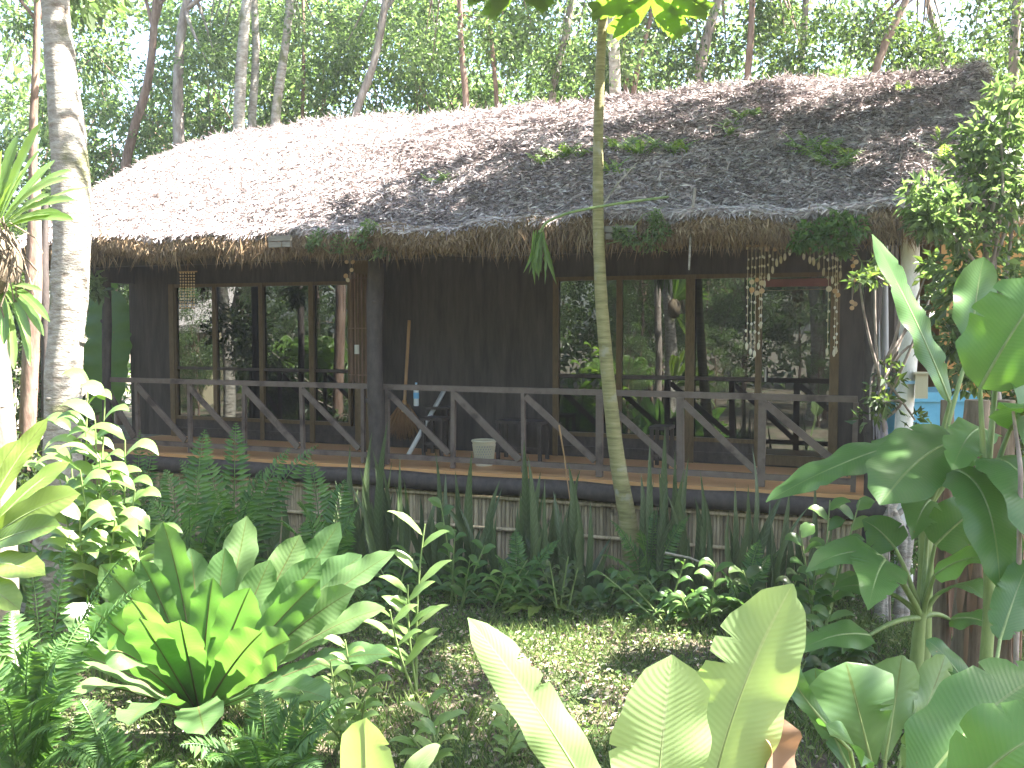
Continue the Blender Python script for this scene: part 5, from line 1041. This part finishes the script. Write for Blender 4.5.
roof_fern('faint weeds high on the right part of the thatch', [(745, 122, 6, .18), (760, 118, 5, .16), (725, 130, 4, .16), (735, 138, 4, .16)])
roof_fern('tiny weeds on the middle of the thatch left of the papaya stem', [(435, 184, 5, .15), (450, 182, 4, .14)])
roof_fern('sprigs on the thatch near its right end', [(905, 95, 4, .15), (935, 150, 5, .2), (950, 165, 4, .2)])
def vine(label, blobs, n, L0=.05, L1=.1, mat='shrub', strands=True):
    cs = np.array([HW(*(lambda sz: (sz[0], T_, sz[1]))(HP(x, y, T_))) for x, y, T_, r in blobs]); t = thing('eave_vine', label, 'vine', cs[0], 'green vines hanging on the eave')
    g = G(); p, o = crown_pts(cs, np.array([b[3] for b in blobs]), n, .9); leafset(g, p, o, L0, L1, .5); g.make('leaves', MT[mat], t, smooth=False)
    g = G()
    for c in cs:
        for k in range(3): g.tube(bez(c + [RNG.normal(0, .05), 0, .1], c + [RNG.normal(0, .15), RNG.normal(0, .05), -.1], RNG.normal(0, .06, 3)), .004, 4, cap=False)
    g.make('stems', MT['stem'], t)
vine('leafy green vine over the eave above the shell curtain', [(812, 232, -.7, .12), (825, 238, -.7, .14), (840, 232, -.7, .16), (855, 228, -.7, .12), (800, 242, -.65, .08), (835, 222, -.7, .1), (845, 250, -.6, .05)], 900)
vine('small leafed creeper on the eave right of the papaya stem', [(630, 238, -.68, .1), (650, 242, -.66, .12), (660, 232, -.68, .1), (655, 218, -.7, .07), (620, 234, -.68, .07)], 700, .03, .06, 'forest')
vine('green creeper on the eave above the bamboo wrapped column', [(320, 238, -.7, .1), (340, 244, -.66, .1), (362, 240, -.68, .1), (368, 228, -.7, .08), (380, 252, -.6, .05), (312, 245, -.66, .05)], 650, .03, .07, 'forest')
vine('tuft of pale lily like leaves at the left end of the eave', [(92, 280, -.5, .12), (96, 290, -.5, .1)], 90, .1, .18, 'forest')
# dried papaya leaf on a long stalk across the eave
fp = thing('fallen_papaya_leaf', 'long stalk with a drooping shrivelled leaf hung across the eave at the papaya stem', 'leaf', W(540, 235, 10.1)); g = G()
P_ = [W(668, 197, 10.0), W(620, 203, 9.75), W(570, 212, 9.8), W(546, 222, 9.9), W(540, 232, 9.95)]; u = np.linspace(0, 1, 30); tt = np.linspace(0, 1, 5); P_ = np.stack([np.interp(u, tt, np.array(P_)[:, k]) for k in range(3)], 1)
for _ in range(5): P_[1:-1] = (P_[:-2] + 2 * P_[1:-1] + P_[2:]) / 4
g.tube(P_, .014, 7); g.make('stalk', MT['stem'], fp); g = G()
for k in range(16): a = W(540 + RNG.normal(0, 2), 230, 9.95); b = W(541 + RNG.normal(0, 8), RNG.uniform(255, 290), 9.95 + RNG.normal(0, .05)); g.blade(bez(a, b, RNG.normal(0, .03, 3)), .045, (RNG.normal(0, .5), -1, 0), 'lance', nc=4, fold=.7, wave=.01, wl=.08, n=14)
g.make('blade', MT['palm'], fp)
def stick(label, pts, Yd, r, mat='whitebark', name='stick'):
    P_ = [W(*p[:2], Yd if len(p) < 3 else p[2]) for p in pts]; g = G(); g.tube(P_, np.linspace(r, r * .6, len(P_)), 7, .08); return tag(g.make(name, MT[mat]), label, 'stick')
stick('straight pale stick dangling from the eave right of the papaya stem', [(695, 188), (691, 225), (689, 270)], 9.6, .016)
stick('pale twig standing up on the thatch right of the papaya stem', [(604, 203, 9.9), (618, 183, 9.95), (637, 163, 10.1)], 9.9, .013)
stick('grey stick lying in the plants right of the papaya roots', [(665, 553), (690, 558), (712, 567)], 9.3, .013)
stick('thin brown stick leaning on the railing left of the papaya stem', [(559, 425), (564, 455), (570, 500)], 10.2, .01, 'cane')
# fallen yellow green leaf on the lawn
b = WG(540, 612); fl = thing('fallen_leaf', 'fallen yellow green papaya leaf lying on the shaded lawn', 'leaf', (b[0], b[1], 0)); g = G()
for k in range(11): a = RNG.uniform(0, 6.28); d = np.array([math.cos(a), math.sin(a), 0]); g.blade(bez(b + [0, 0, .06], b + d * .42 + [0, 0, .05], (0, 0, .06)), .12, (0, 0, 1), 'lance', nc=4, fold=.2, wave=.02, wl=.1, n=10)
g.make('blade', MT['yellowleaf'], fl); g = G(); e = WG(600, 602); g.tube(bez(b + [0, 0, .07], e + [0, 0, .05], (0, 0, .06)), .01, 6); g.make('stalk', MT['stem'], fl)
for px, py, R, lab in ((430, 690, .1, 'large pale fallen leaf in the grass beside the seedlings'), (505, 735, .1, 'whitish fallen leaf in the bottom centre grass'), (545, 712, .08, 'pale fallen leaf left of the glowing banana leaves'), (600, 555, .12, 'drooping grey leaf by the papaya roots')):
    b = WG(px, py); g = G(); a = RNG.uniform(0, 3); d = np.array([math.cos(a), math.sin(a), .1]) * R; g.blade(bez(b - d + [0, 0, .08], b + d + [0, 0, .06], (0, 0, .06)), R * .9, (0, -.3, 1), 'lance', nc=4, fold=.25, n=12); tag(g.make('fallen_leaf', MT['ginger']), lab, 'leaf')

# ---------------------------------------------------------------- ground cover
def scatter_ground(K, dens):
    x = RNG.uniform(-6.5, 7, K); y = RNG.uniform(4.2, 11.5, K); y = 4.2 + (y - 4.2); keep = (np.abs(x) < .56 * y + .5); x, y = x[keep], y[keep]
    d = dens(x, y); k2 = RNG.random(len(x)) < d; x, y = x[k2], y[k2]
    inh = ((np.stack([x, y], 1) - HO[:2]) @ HN[:2]) > -.02; x, y = x[~inh], y[~inh]; return x, y
nf = lambda x, y: .5 + .25 * np.sin(x * 2.3 + 1.3 * np.sin(y * 1.7)) + .25 * np.sin(y * 3.1 + x * 1.9 + 2)
def litd(x, y): return np.exp(-(((x - .75) / 1.0) ** 2 + ((y - 7.6) / .9) ** 2))  # sunlit patch: thicker pale litter and thinner grass brighten the ground colour
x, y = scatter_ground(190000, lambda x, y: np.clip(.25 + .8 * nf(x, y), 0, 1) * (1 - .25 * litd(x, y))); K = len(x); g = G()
a = RNG.uniform(0, 6.28, K); d = np.stack([np.cos(a) * .5, np.sin(a) * .5, RNG.uniform(.5, 1.3, K)], 1)
g.leaves(np.stack([x, y, hgt(x, y)], 1), d, np.stack([np.sin(a), -np.cos(a), 0 * a + .6], 1), RNG.uniform(.04, .15, K) * (.7 + .6 * nf(y, x)), RNG.uniform(.005, .013, K), .3)
tag(g.make('grass', MT['grass'], smooth=False, base=(0, 7, 0)), 'short uneven shaded grass in front of the porch', 'grass', kind='stuff')
x, y = scatter_ground(75000, lambda x, y: np.clip(.1 + .8 * nf(y * 1.2, x * .8 + 3), 0, 1)); K = len(x); g = G(); a = RNG.uniform(0, 6.28, K)
d = np.stack([np.cos(a), np.sin(a), RNG.uniform(-.1, .5, K)], 1); L = RNG.uniform(.025, .06, K)
g.leaves(np.stack([x, y, hgt(x, y) + RNG.uniform(.01, .11, K)], 1), d, RNG.normal(0, .35, (K, 3)) + [0, 0, 1], L, L * .6, .2)
tag(g.make('ground_weeds', MT['grass'], smooth=False, base=(0, 7, 0)), 'small leafy weeds mixed through the grass', 'weeds', kind='stuff')
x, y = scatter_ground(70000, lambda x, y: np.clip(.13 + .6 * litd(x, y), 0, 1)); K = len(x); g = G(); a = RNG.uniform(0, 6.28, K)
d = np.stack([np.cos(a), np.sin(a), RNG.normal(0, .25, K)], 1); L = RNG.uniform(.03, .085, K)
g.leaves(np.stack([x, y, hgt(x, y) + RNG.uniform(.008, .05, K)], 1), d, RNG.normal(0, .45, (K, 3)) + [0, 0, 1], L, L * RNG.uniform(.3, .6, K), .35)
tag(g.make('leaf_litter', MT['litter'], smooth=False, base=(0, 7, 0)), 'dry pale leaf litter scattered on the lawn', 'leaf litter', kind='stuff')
# ---------------------------------------------------------------- thin haze volume added to stand in for veiling lens glare
m, n_, out = newmat('air'); pv = n_.nodes.new('ShaderNodeVolumePrincipled'); pv.inputs['Density'].default_value = HZ; pv.inputs['Color'].default_value = (.9, .95, .98, 1); pv.inputs['Anisotropy'].default_value = .3
n_.links.new(pv.outputs[0], out.inputs['Volume'])
g = G(); g.box((-45, -45, -1), (45, 45, 19)); hz = g.make('haze', m, smooth=False, base=(0, 0, 0)); tag(hz, 'thin bright humid haze in the garden air', 'haze', kind='stuff')
